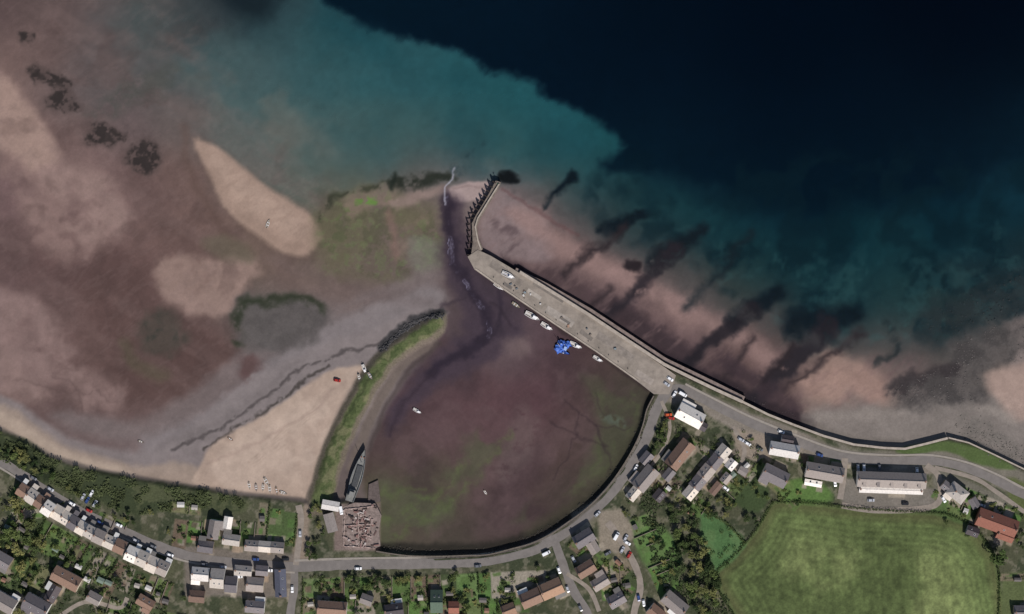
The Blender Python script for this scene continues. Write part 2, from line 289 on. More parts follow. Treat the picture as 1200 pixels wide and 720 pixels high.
# shingle and reef
paint([(940,488),(1000,478),(1060,470),(1120,458),(1170,462),(1300,490),(1300,560),(1200,548),(1150,524),(1110,512),(1060,523),(1000,520)],(118,110,102),f=8,warp=5,wf=2,op=.9,rg=.5)
stroke([(960,492),(1040,484),(1120,474),(1190,492)],7,(134,125,115),f=6,warp=6,op=.6)
stroke([(940,494),(1000,512),(1060,516)],5,(96,90,82),f=4,warp=4,op=.6)
paint([(1130,485),(1200,520),(1300,540),(1300,580),(1200,560),(1130,515)],(92,88,81),f=6,warp=5,tex='f',tc=.45,tw=.2,op=.5,rg=.7)
RF=[(1085,362),(1140,345),(1200,322),(1320,300),(1320,390),(1200,370),(1170,378),(1130,400),(1090,400)]
paint(RF,(34,42,43),f=16,warp=8,wf=5,tex='f',tc=.40,tw=.25,op=.8,rg=.6)
RF2=[(1120,402),(1170,380),(1210,372),(1320,390),(1320,430),(1200,420),(1160,440),(1150,470),(1060,474),(1045,458),(1080,440),(1120,428)]
paint(RF2,(82,77,73),f=12,warp=8,wf=4,op=.8,rg=.7)
paint(RF2,(58,55,53),f=8,warp=7,wf=4,tex='m',tc=.5,tw=.25,op=.75,rg=.7)
stroke([(1045,462),(1080,440),(1125,432)],14,(50,45,45),f=5,warp=6,wf=5,tex='m',tc=.3,tw=.2,op=.8)
paint([(1160,440),(1195,425),(1300,430),(1300,500),(1190,488),(1165,465)],(150,129,116),f=8,warp=5,wf=3,op=.9)
paint([(1172,400),(1200,372),(1300,380),(1300,430),(1180,425)],(122,110,103),f=12,warp=6,tex='g',tc=.36,tw=.25,op=.75)
# ------------------------------------------------------------- LAND
LAND=[(-150,460),(-60,490),(0,505),(30,520),(60,537),(110,553),(160,562),(225,573),(290,582),(352,588),(364,590),(386,590),(404,588),(440,600),(440,645),(510,653),(572,651),(622,638),(667,612),(702,583),(728,550),(748,514),(758,480),(768,462),(762,440),(776,428),(800,440),(870,472),(930,499),(1000,522),(1060,526),(1110,514),(1150,525),(1200,551),(1320,600),(1320,820),(-150,820)]
SPIT=[(516,364),(523,378),(516,394),(492,407),(468,424),(447,450),(430,480),(414,512),(400,548),(392,578),(388,600),(356,600),(366,562),(378,525),(394,488),(410,458),(428,430),(452,404),(484,382)]
land_sd=sdf(LAND,X,Y); spit_sd=sdf(smooth_poly(SPIT),X,Y)
SEA=[(60,-200),(110,60),(190,110),(215,150),(260,160),(320,192),(380,222),(440,214),(500,203),(560,203),(590,203),(620,222),(660,240),(720,265),(780,300),(850,345),(920,380),(980,400),(1050,412),(1110,400),(1150,372),(1200,330),(1500,260),(1500,-200)]
sea_sd=sdf(smooth_poly(SEA,2),X+6*WXF,Y+6*WYF)
HG=0.45+0.12*(TEX['b']-.5)*2
HG=HG-sst(-60,200,sea_sd)*5.0
HG=HG+sst(0,120,Y-460)*0.15
HG=HG+(3.3-HG)*sst(-6,3,land_sd)+sst(0,260,land_sd)*3.0
sp=sst(-3,9,spit_sd)*2.6
HG=np.maximum(HG,np.where(spit_sd>-3,0.5+sp,-99))
HG=HG.astype(np.float32)
def hz(px,py):
    u=min(max((px+100)/1400*(NX-1),0),NX-1.001);v=min(max((py+60)/840*(NY-1),0),NY-1.001)
    i=int(u);j=int(v);fx=u-i;fy=v-j
    return float((HG[j,i]*(1-fx)+HG[j,i+1]*fx)*(1-fy)+(HG[j+1,i]*(1-fx)+HG[j+1,i+1]*fx)*fy)
paint(LAND,(74,75,56),f=2.5,warp=1,sm=False,rg=1)
paint(LAND,(52,58,41),f=2.5,warp=1,sm=False,tex='m',tc=.55,tw=.1,op=.8)
paint(LAND,(114,107,92),f=2.5,warp=1,sm=False,tex='f',tc=.64,tw=.1,op=.55)
DUNE=[(-150,475),(0,505),(60,537),(110,553),(160,562),(225,573),(290,584),(280,600),(220,594),(160,604),(110,590),(60,566),(0,538),(-150,500)]
paint(DUNE,(74,78,54),f=4,warp=3,rg=1)
paint(DUNE,(50,57,38),f=4,warp=3,tex='m',tc=.48,tw=.1,op=.85,rg=1)
paint([(-100,490),(0,515),(50,538),(80,556),(40,560),(0,545),(-100,510)],(34,41,27),f=6,warp=4,tex='f',tc=.35,op=.8)
SG=[(512,372),(518,380),(508,390),(486,402),(462,420),(440,448),(424,478),(408,510),(394,545),(386,590),(364,590),(372,562),(384,526),(400,490),(416,460),(434,432),(458,408),(488,388)]
paint(SPIT,(98,90,76),f=2.5,warp=1.5,wf=1.5,rg=1)
paint(SG,(84,92,58),f=2.5,warp=2,wf=2,rg=1)
paint(SG,(58,68,40),f=2.5,warp=2,wf=2,tex='f',tc=.5,op=.7)
paint(SG,(112,106,80),f=2.5,warp=2,wf=2,tex='m',tc=.6,op=.6)
stroke([(368,578),(382,535),(400,495),(420,462),(440,436)],3,(48,54,34),f=2,warp=3,wf=3,op=.6)
stroke([(505,402),(478,420),(455,450),(438,482),(424,515),(412,550)],12,(100,89,80),f=3,warp=2,wf=2,op=.85)
stroke([(512,402),(486,425),(464,455),(446,490),(434,525)],6,(66,57,54),f=3,warp=3,wf=3,op=.7)
stroke([(518,366),(490,374),(462,392),(446,408)],8,(50,49,49),f=2.5,warp=2,wf=4,op=.9,rg=1)
paint([(392,590),(446,590),(446,645),(392,645)],(112,98,90),f=2,warp=1,sm=False,rg=1)
for P,c in [([(360,575),(352,600),(340,665),(362,665),(362,600)],(134,119,104)),([(1000,560),(1110,575),(1110,600),(985,598),(985,560)],(114,107,98)),
  ([(780,440),(860,475),(950,510),(1000,528),(1000,545),(930,530),(870,510),(800,470),(770,470)],(122,113,102)),([(855,500),(905,512),(900,545),(862,535)],(136,123,108)),
  ([(700,600),(725,595),(745,625),(722,650),(700,640)],(132,121,106)),([(668,600),(700,585),(705,600),(680,620),(660,635)],(104,98,88)),
  ([(1010,545),(1090,545),(1090,556),(1010,552)],(122,114,106)),([(215,640),(345,648),(345,700),(215,700)],(110,101,92)),([(1090,545),(1200,590),(1200,600),(1100,600)],(104,100,88)),
  ([(975,510),(1000,525),(1060,528),(1110,516),(1150,528),(1200,553),(1200,590),(1150,560),(1110,545),(1050,545),(1000,540)],(110,104,92)),
  ([(20,566),(62,592),(110,620),(198,662),(192,672),(100,632),(20,584)],(118,109,99))]:
    paint(P,c,f=3,warp=3,op=.9,sm=False,rg=.7)
paint([(1050,526),(1110,515),(1150,527),(1190,550),(1150,545),(1110,528),(1070,532)],(76,90,52),f=2,warp=2)
# fields
FIELD=[(905,588),(950,590),(1000,596),(1060,600),(1105,603),(1138,617),(1158,642),(1168,670),(1168,820),(920,820),(862,722),(845,695),(838,672),(858,652),(885,622)]
paint(FIELD,(80,91,54),f=2,warp=0,rg=.8)
u,v=rot(84)
sl=bbox(FIELD,4);fsd=sdf(smooth_poly(FIELD),X[sl],Y[sl]);m=sst(0,5,fsd)
lin_=np.sin(v[sl]*0.85+1.6*WXF[sl])*.5+np.sin(v[sl]*0.31+WYF[sl])*.5
con=np.sin(fsd*0.9+1.5*WXF[sl])
wgt=sst(52,40,fsd)
st=(lin_*(1-wgt)+con*wgt)*.05+(TEX['b'][sl]-.5)*.3+(TEX['f'][sl]-.5)*.25
C[sl]*=(1+m*st)[...,None]
inn=sst(10,70,fsd)*.6*sst(.3,.7,TEX['b'][sl]); C[sl]=C[sl]*(1-inn[...,None])+(np.array([104,110,70])*(1+st*1.3)[...,None])*inn[...,None]
edge=m*sst(18,4,fsd)*.55; C[sl]=C[sl]*(1-edge[...,None])+np.array([78,76,50])*edge[...,None]
PLOT=[(820,598),(850,612),(872,636),(852,660),(838,668),(826,640)]
paint(PLOT,(72,100,60),f=4,warp=3,wf=3,rg=.9)
paint(PLOT,(88,108,68),f=4,warp=3,tex='m',tc=.55,op=.5);paint(PLOT,(58,80,46),f=4,warp=3,tex='b',tc=.55,op=.4)
paint([(1172,672),(1320,665),(1320,820),(1175,820)],(82,90,57),f=3,warp=1,sm=False)
paint([(1180,560),(1210,575),(1210,610),(1185,600)],(82,88,54),f=3,warp=2)
paint([(740,610),(775,615),(800,650),(790,680),(760,672),(745,640)],(78,98,56),f=3,warp=3)
paint([(915,568),(945,562),(975,575),(970,590),(915,588)],(76,96,52),f=3,warp=3)
paint([(1090,600),(1110,590),(1145,600),(1140,615)],(74,90,52),f=3,warp=3)
paint([(868,540),(900,575),(890,600),(850,580)],(58,70,43),f=3,warp=3)
OCC=np.zeros(X.shape,bool)
def occ_poly(pts,pad=0):
    sl=bbox(pts,pad+3)
    if sl is not None: OCC[sl]|=sdf(pts,X[sl],Y[sl])>-pad
def occ_line(pts,w):
    sl=bbox(pts,w+3)
    if sl is not None: OCC[sl]|=sdf(pts,X[sl],Y[sl],False)<w/2
def occ(px,py,r=2):
    for a in range(0,360,60):
        i=int((px+r*math.cos(a)+100)/1400*(NX-1));j=int((py+r*math.sin(a)+60)/840*(NY-1))
        if not(0<=i<NX and 0<=j<NY) or OCC[j,i]: return True
    return False
# ------------------------------------------------------------ MATERIALS
def lin(c):
    return tuple(((v/255)/12.92 if v/255<=0.04045 else ((v/255+.055)/1.055)**2.4)/LIT[i] for i,v in enumerate(c))
MC={}
def mat(name,c,rgh=.85,var=.2,sc=1.5,kind='noise',spec=.3,bump=0.0,metal=0):
    key=(name,tuple(c))
    if key in MC: return MC[key]
    m=bpy.data.materials.new(name);m.use_nodes=True;nt=m.node_tree;N=nt.nodes;b=N['Principled BSDF']
    b.inputs['Roughness'].default_value=rgh;b.inputs['Specular IOR Level'].default_value=spec;b.inputs['Metallic'].default_value=metal
    l=lin(c);tc=N.new('ShaderNodeTexCoord')
    ramp=N.new('ShaderNodeValToRGB')
    ramp.color_ramp.elements[0].color=(*[x*(1-var) for x in l],1);ramp.color_ramp.elements[1].color=(*[min(1,x*(1+var)) for x in l],1)
    ramp.color_ramp.elements[0].position=.3;ramp.color_ramp.elements[1].position=.7
    nz=N.new('ShaderNodeTexNoise');nz.inputs['Scale'].default_value=sc;nz.inputs['Detail'].default_value=5;nz.inputs['Roughness'].default_value=.7
    nt.links.new(tc.outputs['Object'],nz.inputs['Vector'])
    if kind=='tile':
        wv=N.new('ShaderNodeTexWave');wv.wave_type='BANDS';wv.bands_direction='Y';wv.inputs['Scale'].default_value=1.1;wv.inputs['Distortion'].default_value=1.5
        nt.links.new(tc.outputs['Object'],wv.inputs['Vector'])
        ma=N.new('ShaderNodeMath');ma.operation='MULTIPLY_ADD';ma.inputs[1].default_value=.18
        nt.links.new(wv.outputs['Fac'],ma.inputs[0]);nt.links.new(nz.outputs['Fac'],ma.inputs[2]);nt.links.new(ma.outputs[0],ramp.inputs[0])
    else: nt.links.new(nz.outputs['Fac'],ramp.inputs[0])
    if kind in('leaf','obj','tile'):
        oi=N.new('ShaderNodeObjectInfo');mx=N.new('ShaderNodeMix');mx.data_type='RGBA';mx.blend_type='MULTIPLY';mx.inputs[0].default_value=1
        r2=N.new('ShaderNodeValToRGB');r2.color_ramp.elements[0].color=(.65,.72,.62,1);r2.color_ramp.elements[1].color=(1.55,1.4,1.2,1)
        if kind!='leaf': r2.color_ramp.elements[0].color=(.78,.76,.76,1);r2.color_ramp.elements[1].color=(1.28,1.22,1.15,1)
        nt.links.new(oi.outputs['Random'],r2.inputs[0]);nt.links.new(ramp.outputs[0],mx.inputs[6]);nt.links.new(r2.outputs[0],mx.inputs[7]);nt.links.new(mx.outputs[2],b.inputs['Base Color'])
    else: nt.links.new(ramp.outputs[0],b.inputs['Base Color'])
    if bump:
        bp=N.new('ShaderNodeBump');bp.inputs['Strength'].default_value=bump;bp.inputs['Distance'].default_value=.1
        nt.links.new(nz.outputs['Fac'],bp.inputs['Height']);nt.links.new(bp.outputs[0],b.inputs['Normal'])
    MC[key]=m;return m
def mesh(name,vs,fs,mats=(),mi=None,smooth=False):
    me=bpy.data.meshes.new(name);me.from_pydata([tuple(v) for v in vs],[],fs)
    for m in mats: me.materials.append(m)
    if mi: me.polygons.foreach_set('material_index',mi)
    if smooth: me.polygons.foreach_set('use_smooth',[True]*len(me.polygons))
    me.update();return me
def obj(name,data,loc=(0,0,0),rz=0,parent=None,sc=None,**props):
    o=bpy.data.objects.new(name,data);COL.objects.link(o);o.location=loc;o.rotation_euler=(0,0,rz)
    if sc: o.scale=sc
    if parent: o.parent=parent
    for k,v in props.items(): o[k]=v
    return o
def root(name,px,py,rz,label,cat,group=None,z=None):
    o=obj(name,None,(wx(px),wy(py),hz(px,py) if z is None else z),rz,label=label,category=cat)
    o.empty_display_size=.5
    if group:o['group']=group
    return o
class MB:
    def __init__(s): s.v=[];s.f=[];s.m=[]
    def box(s,x0,x1,y0,y1,z0,z1,m=0,tx=0,ty=0):
        n=len(s.v)
        s.v+=[(x0,y0,z0),(x1,y0,z0),(x1,y1,z0),(x0,y1,z0),(x0+tx,y0+ty,z1),(x1-tx,y0+ty,z1),(x1-tx,y1-ty,z1),(x0+tx,y1-ty,z1)]
        s.f+=[(n+3,n+2,n+1,n),(n+4,n+5,n+6,n+7),(n,n+1,n+5,n+4),(n+1,n+2,n+6,n+5),(n+2,n+3,n+7,n+6),(n+3,n,n+4,n+7)];s.m+=[m]*6
    def cyl(s,x,y,z0,z1,r0,r1=None,n=8,m=0):
        r1=r0 if r1 is None else r1;k=len(s.v)
        for i in range(n):
            a=2*math.pi*i/n;s.v.append((x+r0*math.cos(a),y+r0*math.sin(a),z0))
        for i in range(n):
            a=2*math.pi*i/n;s.v.append((x+r1*math.cos(a),y+r1*math.sin(a),z1))
        for i in range(n): s.f.append((k+i,k+(i+1)%n,k+n+(i+1)%n,k+n+i));s.m.append(m)
        s.f.append(tuple(k+n+i for i in range(n)));s.m.append(m);s.f.append(tuple(k+i for i in reversed(range(n))));s.m.append(m)
    def face(s,pts,m=0):
        k=len(s.v);s.v+=list(pts);s.f.append(tuple(range(k,k+len(pts))));s.m.append(m)
    def mesh(s,name,mats,smooth=False): return mesh(name,s.v,s.f,mats,s.m,smooth)
def resample(pts,step):
    out=[tuple(pts[0][:2])];acc=0
    for i in range(len(pts)-1):
        a=np.array(pts[i][:2],float);b=np.array(pts[i+1][:2],float);L=np.linalg.norm(b-a)
        n=max(1,int(round(L/step)))
        for k in range(1,n+1): out.append(tuple(a+(b-a)*k/n))
    return out
def normals(P):
    P=np.array(P);T=np.gradient(P,axis=0);T/=np.linalg.norm(T,axis=1)[:,None]+1e-9
    return np.stack([-T[:,1],T[:,0]],1)
def ribbon(name,pts,w,off,m,cols=5,shift=0,smooth=True,**props):
    P=resample(smooth_line(pts,6) if smooth else pts,3.0);N=normals(P);vs=[];fs=[]
    for p,n in zip(P,N):
        ww=w*(1+.1*(float(vnoise(np.float32(p[0]),np.float32(p[1]),11,9))-.5)*2)
        for c in range(cols):
            t=(c/(cols-1)-.5)*ww+shift;q=(p[0]+n[0]*t,p[1]+n[1]*t);vs.append((wx(q[0]),wy(q[1]),hz(*q)+off))
    for i in range(len(P)-1):
        for c in range(cols-1):
            a=i*cols+c;fs.append((a,a+1,a+cols+1,a+cols))
    me=mesh(name,vs,fs,[m]);o=obj(name,me,kind='structure',**props)
    if me.polygons[0].normal.z<0: me.flip_normals()
    occ_line(P,w*.9+abs(shift)*2)
    return o
def wall(name,pts,th,h,m,label,cat='wall',group=None,jit=0.0,z=None,step=4,smooth=False,top=None):
    P=resample(smooth_line(pts,4) if smooth else pts,step);N=normals(P);vs=[];fs=[]
    for p,n in zip(P,N):
        zz=hz(*p) if z is None else z
        for (t,dz) in ((-.5,-.6),(-.5,h),(.5,h),(.5,-.6)):
            j=random.uniform(-jit,jit);q=(p[0]+n[0]*(t*th/S+j),p[1]+n[1]*(t*th/S+j));vs.append((wx(q[0]),wy(q[1]),zz+dz+(random.uniform(-jit,jit) if dz>0 else 0)))
    for i in range(len(P)-1):
        a=i*4
        for k in range(3): fs.append((a+k,a+4+k,a+5+k,a+k+1))
    fs.append((0,1,2,3));e=(len(P)-1)*4;fs.append((e+3,e+2,e+1,e))
    c=Vector((wx(P[0][0]),wy(P[0][1]),vs[0][2]));vs=[tuple(Vector(v)-c) for v in vs]
    me=mesh(name,vs,fs,[m]);bm=bmesh.new();bm.from_mesh(me);bmesh.ops.recalc_face_normals(bm,faces=bm.faces);bm.to_mesh(me);bm.free()
    o=obj(name,me,c,label=label,category=cat)
    if group:o['group']=group
    return o
def slab(name,pts,z0,z1,m,kind=None,**props):
    n=len(pts);c=(wx(pts[0][0]),wy(pts[0][1]),z0)
    vs=[(wx(p[0])-c[0],wy(p[1])-c[1],0) for p in pts]+[(wx(p[0])-c[0],wy(p[1])-c[1],z1-z0) for p in pts]
    fs=[tuple(range(n)),tuple(range(2*n-1,n-1,-1))]+[(i,(i+1)%n,n+(i+1)%n,n+i) for i in range(n)]
    me=mesh(name,vs,fs,[m]);bm=bmesh.new();bm.from_mesh(me);bmesh.ops.recalc_face_normals(bm,faces=bm.faces);bm.to_mesh(me);bm.free()
    o=obj(name,me,c,**props)
    if kind:o['kind']=kind
    return o
# ------------------------------------------------------------ ROADS
ASP=mat('asphalt',(112,106,100),.9,.16,.25,bump=.1); LAN=mat('worn_lane',(131,121,109),.9,.2,.3); PAV=mat('pavement_stone',(140,132,121),.9,.12,.6)
HR=[(346,664),(400,662),(460,661),(520,660),(575,656),(622,645),(652,630),(682,609),(712,582),(737,550),(757,515),(768,482),(782,458)]
MR=[(-150,460),(-60,505),(0,540),(20,552),(60,579),(100,602),(150,625),(200,645),(240,655),(290,661),(346,664)]
CR=[(782,458),(800,456),(835,474),(880,496),(930,516),(985,535),(1040,540),(1090,540),(1130,548),(1165,562),(1200,580),(1320,640)]
ribbon('road',MR,11,.05,ASP);ribbon('road',HR,12,.055,ASP);ribbon('road',CR,10,.06,ASP)
ribbon('road',[(345,664),(345,690),(340,725),(335,800)],9,.07,ASP)
ribbon('road',[(650,634),(660,662),(672,692),(690,725),(700,800)],10,.07,ASP)
ribbon('road',[(664,672),(690,690),(702,716)],5,.09,LAN)
ribbon('road',[(712,612),(728,634),(745,665),(750,690),(742,725),(742,800)],8,.07,LAN)
ribbon('road',[(350,592),(353,610),(350,640),(347,662)],7,.08,LAN)
ribbon('road',[(990,537),(988,560),(984,585)],7,.09,LAN)
ribbon('road',[(1085,545),(1100,560),(1095,592),(1030,598),(986,592)],7,.1,LAN)
ribbon('road',[(150,700),(140,712),(100,705),(60,730)],5,.07,LAN)
ribbon('road',[(1095,548),(1140,560),(1165,575),(1200,600)],5,.1,LAN)
ribbon('road',[(775,470),(785,500),(775,530),(750,560)],4,.09,LAN)
ribbon('road',[(858,500),(872,525),(868,545)],5,.09,LAN)
ribbon('pavement',HR[:-2],2.6,.14,PAV,cols=2,shift=-7.2);ribbon('pavement',CR[1:],2.4,.14,PAV,cols=2,shift=-6.6)
ribbon('pavement',MR,2.4,.14,PAV,cols=2,shift=6.8)
# ------------------------------------------------------------ PIER
PD=mat('pier_deck_concrete',(133,123,111),.9,.34,.11,bump=.2);PW=mat('pier_parapet_stone',(158,147,133),.9,.25,.4,bump=.3);TIM=mat('dark_timber',(46,38,34),.9,.3,3)
QZ=3.9
slab('quay_deck',[(548,301),(560,293),(575,300),(612,322),(660,352),(720,390),(778,430),(792,440),(784,462),(766,462),(748,448),(700,414),(640,374),(590,340),(556,316)],-1.5,QZ,PD,kind='structure')
PT=[((575,308),(612,333),9,(120,111,101)),((640,362),(672,380),9,(144,135,124)),((700,392),(742,420),9,(124,115,105)),((618,340),(634,350),5,(152,143,131)),((680,388),(694,398),5,(112,104,95)),((590,332),(600,338),4,(100,93,86)),((656,372),(668,379),3,(98,92,86)),((745,436),(765,448),8,(140,130,119)),((625,332),(660,354),3,(110,103,95))]
for i,(a,b_,w_,c) in enumerate(PT):
    d=np.array(b_,float)-np.array(a,float);n=np.array([-d[1],d[0]])/np.linalg.norm(d)*w_/2;a=np.array(a,float);b2=np.array(b_,float)
    slab('deck_patch',[tuple(a-n),tuple(b2-n*.8),tuple(b2+n*1.1),tuple(a+n)],QZ-.2,QZ+.02+.006*i,mat('deck_patch',c,.9,.28,.3),kind='structure')
wall('sea_wall_parapet',[(609,319),(640,338),(690,369),(740,402),(778,427),(800,438),(835,455),(870,471)],1.8,1.2,PW,'pale stone parapet wall along the outer edge of the quay','wall',z=QZ,step=8)
wall('quay_inner_kerb',[(557,315),(590,338.5),(640,372.5),(700,412.5),(748,446.5)],.7,.35,PW,'low stone kerb along the harbour edge of the quay','kerb',z=QZ,step=8)
wall('sea_wall_apron',[(604,316),(640,334),(692,364),(742,397),(780,422),(805,434),(840,451),(872,467)],2.2,2.6,mat('apron_stone',(120,106,98),.9,.35,.4),'lower stepped stone apron at the foot of the quay','wall',z=0.6,step=8)
wall('sea_wall',[(870,471),(900,486),(930,498),(965,511),(1000,521),(1035,525),(1060,526),(1085,520),(1110,513.5)],1.3,.4,PW,'pale stone sea wall beside the coast road above shingle','wall',z=3.3,step=6)
wall('sea_wall',[(1111,513),(1135,519),(1165,533),(1200,550),(1260,576)],.8,.3,PW,'low weathered sea wall above dark boulders','wall',z=3.2,step=6)
AMT=mat('breakwater_stone',(112,102,92),.95,.35,.5,bump=.4)
arm=slab('breakwater_arm',[(581,212),(587,214),(583,223),(572,241),(562,258),(559,266),(561,280),(566,292),(560,298),(552,300),(554,284),(553,262),(558,252),(571,231)],-1.5,3.6,AMT,label='narrow angled stone breakwater with timber fender piles on its seaward face',category='breakwater')
arm_wall=wall('parapet',[(585,216),(573,235),(560,256),(557,266),(560,282),(564,293)],.7,1.0,PW,'x','x',z=3.6)
for k in('label','category'): del arm_wall[k]
wl=arm_wall.location-arm.location;arm_wall.parent=arm;arm_wall.location=wl
pm=MB();pm.cyl(0,0,-2,4.6,.35,.3,8);pm.box(0,1.8,-.3,.3,3.7,4.05);pm.box(-.5,.2,-.5,.5,-1,4.2,0,.1,.1);pilem=pm.mesh('fender_pile',[TIM])
AL=resample([(579,213),(569,229),(555,250),(550,262),(551,284),(549,299)],6.3)
for i,p in enumerate(AL):
    a=math.radians(-35 if i<8 else 0)
    o=obj('fender_pile',pilem,(wx(p[0])-.6-arm.location.x,wy(p[1])-arm.location.y,-arm.location.z),a,parent=arm)
r=root('harbour_light',583,216,0,'small white harbour light column on the breakwater head','beacon',z=3.6)
b1=MB();b1.cyl(0,0,0,3.2,.16,.12);obj('post',b1.mesh('post',[mat('white_paint',(205,203,196),.5,.05)]),parent=r)
b1=MB();b1.cyl(0,0,3.2,3.8,.32,.28,10);obj('lantern',b1.mesh('lantern',[mat('green_lamp',(40,90,60),.4,.05)]),parent=r)
HW=mat('harbour_wall_stone',(100,92,82),.95,.35,.8,bump=.3)
wall('harbour_wall',[(441,646),(475,651),(510,652),(545,651),(572,650),(600,643)],.7,.5,HW,'stone harbour wall beside the waterfront road','wall',z=3.3,smooth=True)
wall('harbour_wall',[(600,643),(622,637),(645,626),(667,611),(686,597),(702,582),(716,566),(728,549),(739,531),(748,513),(754,496),(758,480),(766,464)],.7,.5,HW,'curved stone harbour wall beside the waterfront road','wall',z=3.3,smooth=True)
# ------------------------------------------------------------ HOUSES
ROOFS={'slate':(104,100,101),'dark':(72,67,69),'grey':(134,127,121),'pale':(177,170,159),'brown':(116,95,82),'red':(120,80,67),'tan':(134,109,90),'blue':(82,85,97),'white':(208,204,195),'green':(78,94,80)}
WALLS={'white':(225,220,208),'cream':(202,188,162),'stone':(142,127,109),'brick':(138,95,74),'grey':(152,146,138)}
GL=mat('window_glass',(30,34,40),.15,.1,2,spec=.6);FR=mat('window_frame',(205,203,198),.5,.04);DOORS=[mat('door_paint',c,.5,.06) for c in((60,80,110),(110,40,36),(52,84,60),(190,186,176))]
wmb=MB();wmb.box(-.6,.6,-.04,.04,-.65,.65,1);wmb.box(-.5,.5,-.06,.06,-.55,.55,0);WINM=wmb.mesh('window',[GL,FR])
dmbs=[]
for d in DOORS:
    q=MB();q.box(-.5,.5,-.05,.05,0,2.1,0);dmbs.append(q.mesh('door',[d]))
SKY=MB();SKY.box(-.45,.45,-.6,.6,-.02,.08,1);SKY.box(-.36,.36,-.5,.5,.02,.1,0);SKYM=SKY.mesh('skylight',[GL,FR])
CHM=MB();CHM.box(-.55,.55,-.35,.35,-1.5,1.0,0);CHM.box(-.62,.62,-.42,.42,1.0,1.15,0);CHM.cyl(-.28,0,1.15,1.6,.14,.12,8,1);CHM.cyl(.28,0,1.15,1.6,.14,.12,8,1)
CHMM=CHM.mesh('chimney',[mat('chimney_stack',(132,112,98),.9,.2,3),mat('chimney_pot',(160,96,66),.8,.1,4)])
HL=[]
def house(cx,cy,L,W,a,roof='slate',w='white',hw=4.6,pitch=38,chim=2,hip=False,ext=0,label=None,name='house',cat='house',group=None,win=True,sky=False,dorm=0,patio=True):
    if patio: HL.append((cx,cy,L,W,a))
    L*=S;W*=S;rz=-math.radians(a)
    r=root(name,cx,cy,rz,label or f"{w} walled house with a {roof} pitched roof",cat,group)
    wm=mat('wall_'+w,WALLS[w],.9,.12,1.5);rm=mat('roof_'+roof,ROOFS[roof],.8,.22,1.1,kind='tile',bump=.2)
    rh=W/2*math.tan(math.radians(pitch));hx=L/2;hy=W/2
    b=MB();
    if hip:
        b.box(-hx,hx,-hy,hy,-1.5,hw)
    else:
        z=-1.5
        b.face([(-hx,-hy,z),(hx,-hy,z),(hx,-hy,hw),(-hx,-hy,hw)]);b.face([(hx,hy,z),(-hx,hy,z),(-hx,hy,hw),(hx,hy,hw)])
        b.face([(hx,-hy,z),(hx,hy,z),(hx,hy,hw),(hx,0,hw+rh),(hx,-hy,hw)]);b.face([(-hx,hy,z),(-hx,-hy,z),(-hx,-hy,hw),(-hx,0,hw+rh),(-hx,hy,hw)])
    obj('wall',b.mesh('wall',[wm]),parent=r)
    o_=.35;t=.16;sl_=rh/hy;ez=hw-o_*sl_+.05;ox=.12 if not hip else .35
    b=MB()
    if hip:
        q=min(hy,hx*.8);
        A=[(-hx-ox,-hy-o_,ez),(hx+ox,-hy-o_,ez),(hx+ox,hy+o_,ez),(-hx-ox,hy+o_,ez),(-hx+q,0,hw+rh+.1),(hx-q,0,hw+rh+.1)]
        b.face([A[0],A[1],A[5],A[4]]);b.face([A[1],A[2],A[5]]);b.face([A[2],A[3],A[4],A[5]]);b.face([A[3],A[0],A[4]]);b.face([A[3],A[2],A[1],A[0]])
    else:
        for s in(-1,1):
            e0=(-hx-ox,s*(hy+o_),ez);e1=(hx+ox,s*(hy+o_),ez);p0=(-hx-ox,0,hw+rh+.06);p1=(hx+ox,0,hw+rh+.06)
            up=lambda p:(p[0],p[1],p[2]+t)
            F=[e0,e1,p1,p0];G=[up(p) for p in F]
            if s>0: F=[F[i] for i in(1,0,3,2)];G=[G[i] for i in(1,0,3,2)]
            b.face(G);b.face(F[::-1]);b.face([F[0],F[1],G[1],G[0]]);b.face([F[1],F[2],G[2],G[1]]);b.face([F[3],F[0],G[0],G[3]])
        b.box(-hx-ox,hx+ox,-.14,.14,hw+rh+.16,hw+rh+.3)
    rf=obj('roof',b.mesh('roof',[rm]),parent=r)
    if chim:
        xs=[-hx+.7,hx-.7][:chim]
        for x in xs:
            if hip: x*=.4
            obj('chimney',CHMM,(x,0,hw+rh-.1),math.pi/2,parent=rf)
    if sky:
        for x in(-hx*.35,hx*.4):
            s=random.choice((-1,1));k=obj('skylight',SKYM,(x,s*hy*.5,hw+rh*.5+.27),0,parent=rf);k.rotation_euler=(-s*math.atan(sl_),0,0)
    if win:
        n=max(1,int(L/3.2))
        for s in(-1,1):
            for i in range(n):
                x=-hx+L*(i+.5)/n
                if hw>4: obj('window',WINM,(x,s*(hy+.03),hw-1.2),0,parent=r)
                if s<0 and i==n//2: obj('door',dmbs[random.randrange(4)],(x,s*(hy+.03),.1),0,parent=r)
                else: obj('window',WINM,(x,s*(hy+.03),1.5),0,parent=r)
    if ext:
        s=1 if ext>0 else -1;d=abs(ext)*S;ew=L*random.uniform(.35,.6);x0=-hx+.1 if random.random()<.5 else hx-ew-.1
        b=MB();y0,y1=(hy,hy+d) if s>0 else (-hy-d,-hy)
        b.box(x0,x0+ew,y0,y1,-1.5,2.6,0);obj('extension',b.mesh('extension',[wm]),parent=r)
        b=MB();hi,lo=3.5,2.6
        ya,yb=(hy+.01,hy+d+.25) if s>0 else (-hy-.01,-hy-d-.25)
        P=[(x0-.15,ya,hi),(x0+ew+.15,ya,hi),(x0+ew+.15,yb,lo),(x0-.15,yb,lo)];Q=[(p[0],p[1],p[2]+.14) for p in P]
        if s>0: P=P[::-1];Q=Q[::-1]
        b.face(P);b.face(Q[::-1]);
        for i in range(4): b.face([P[i],Q[i],Q[(i+1)%4],P[(i+1)%4]])
        z=random.random()
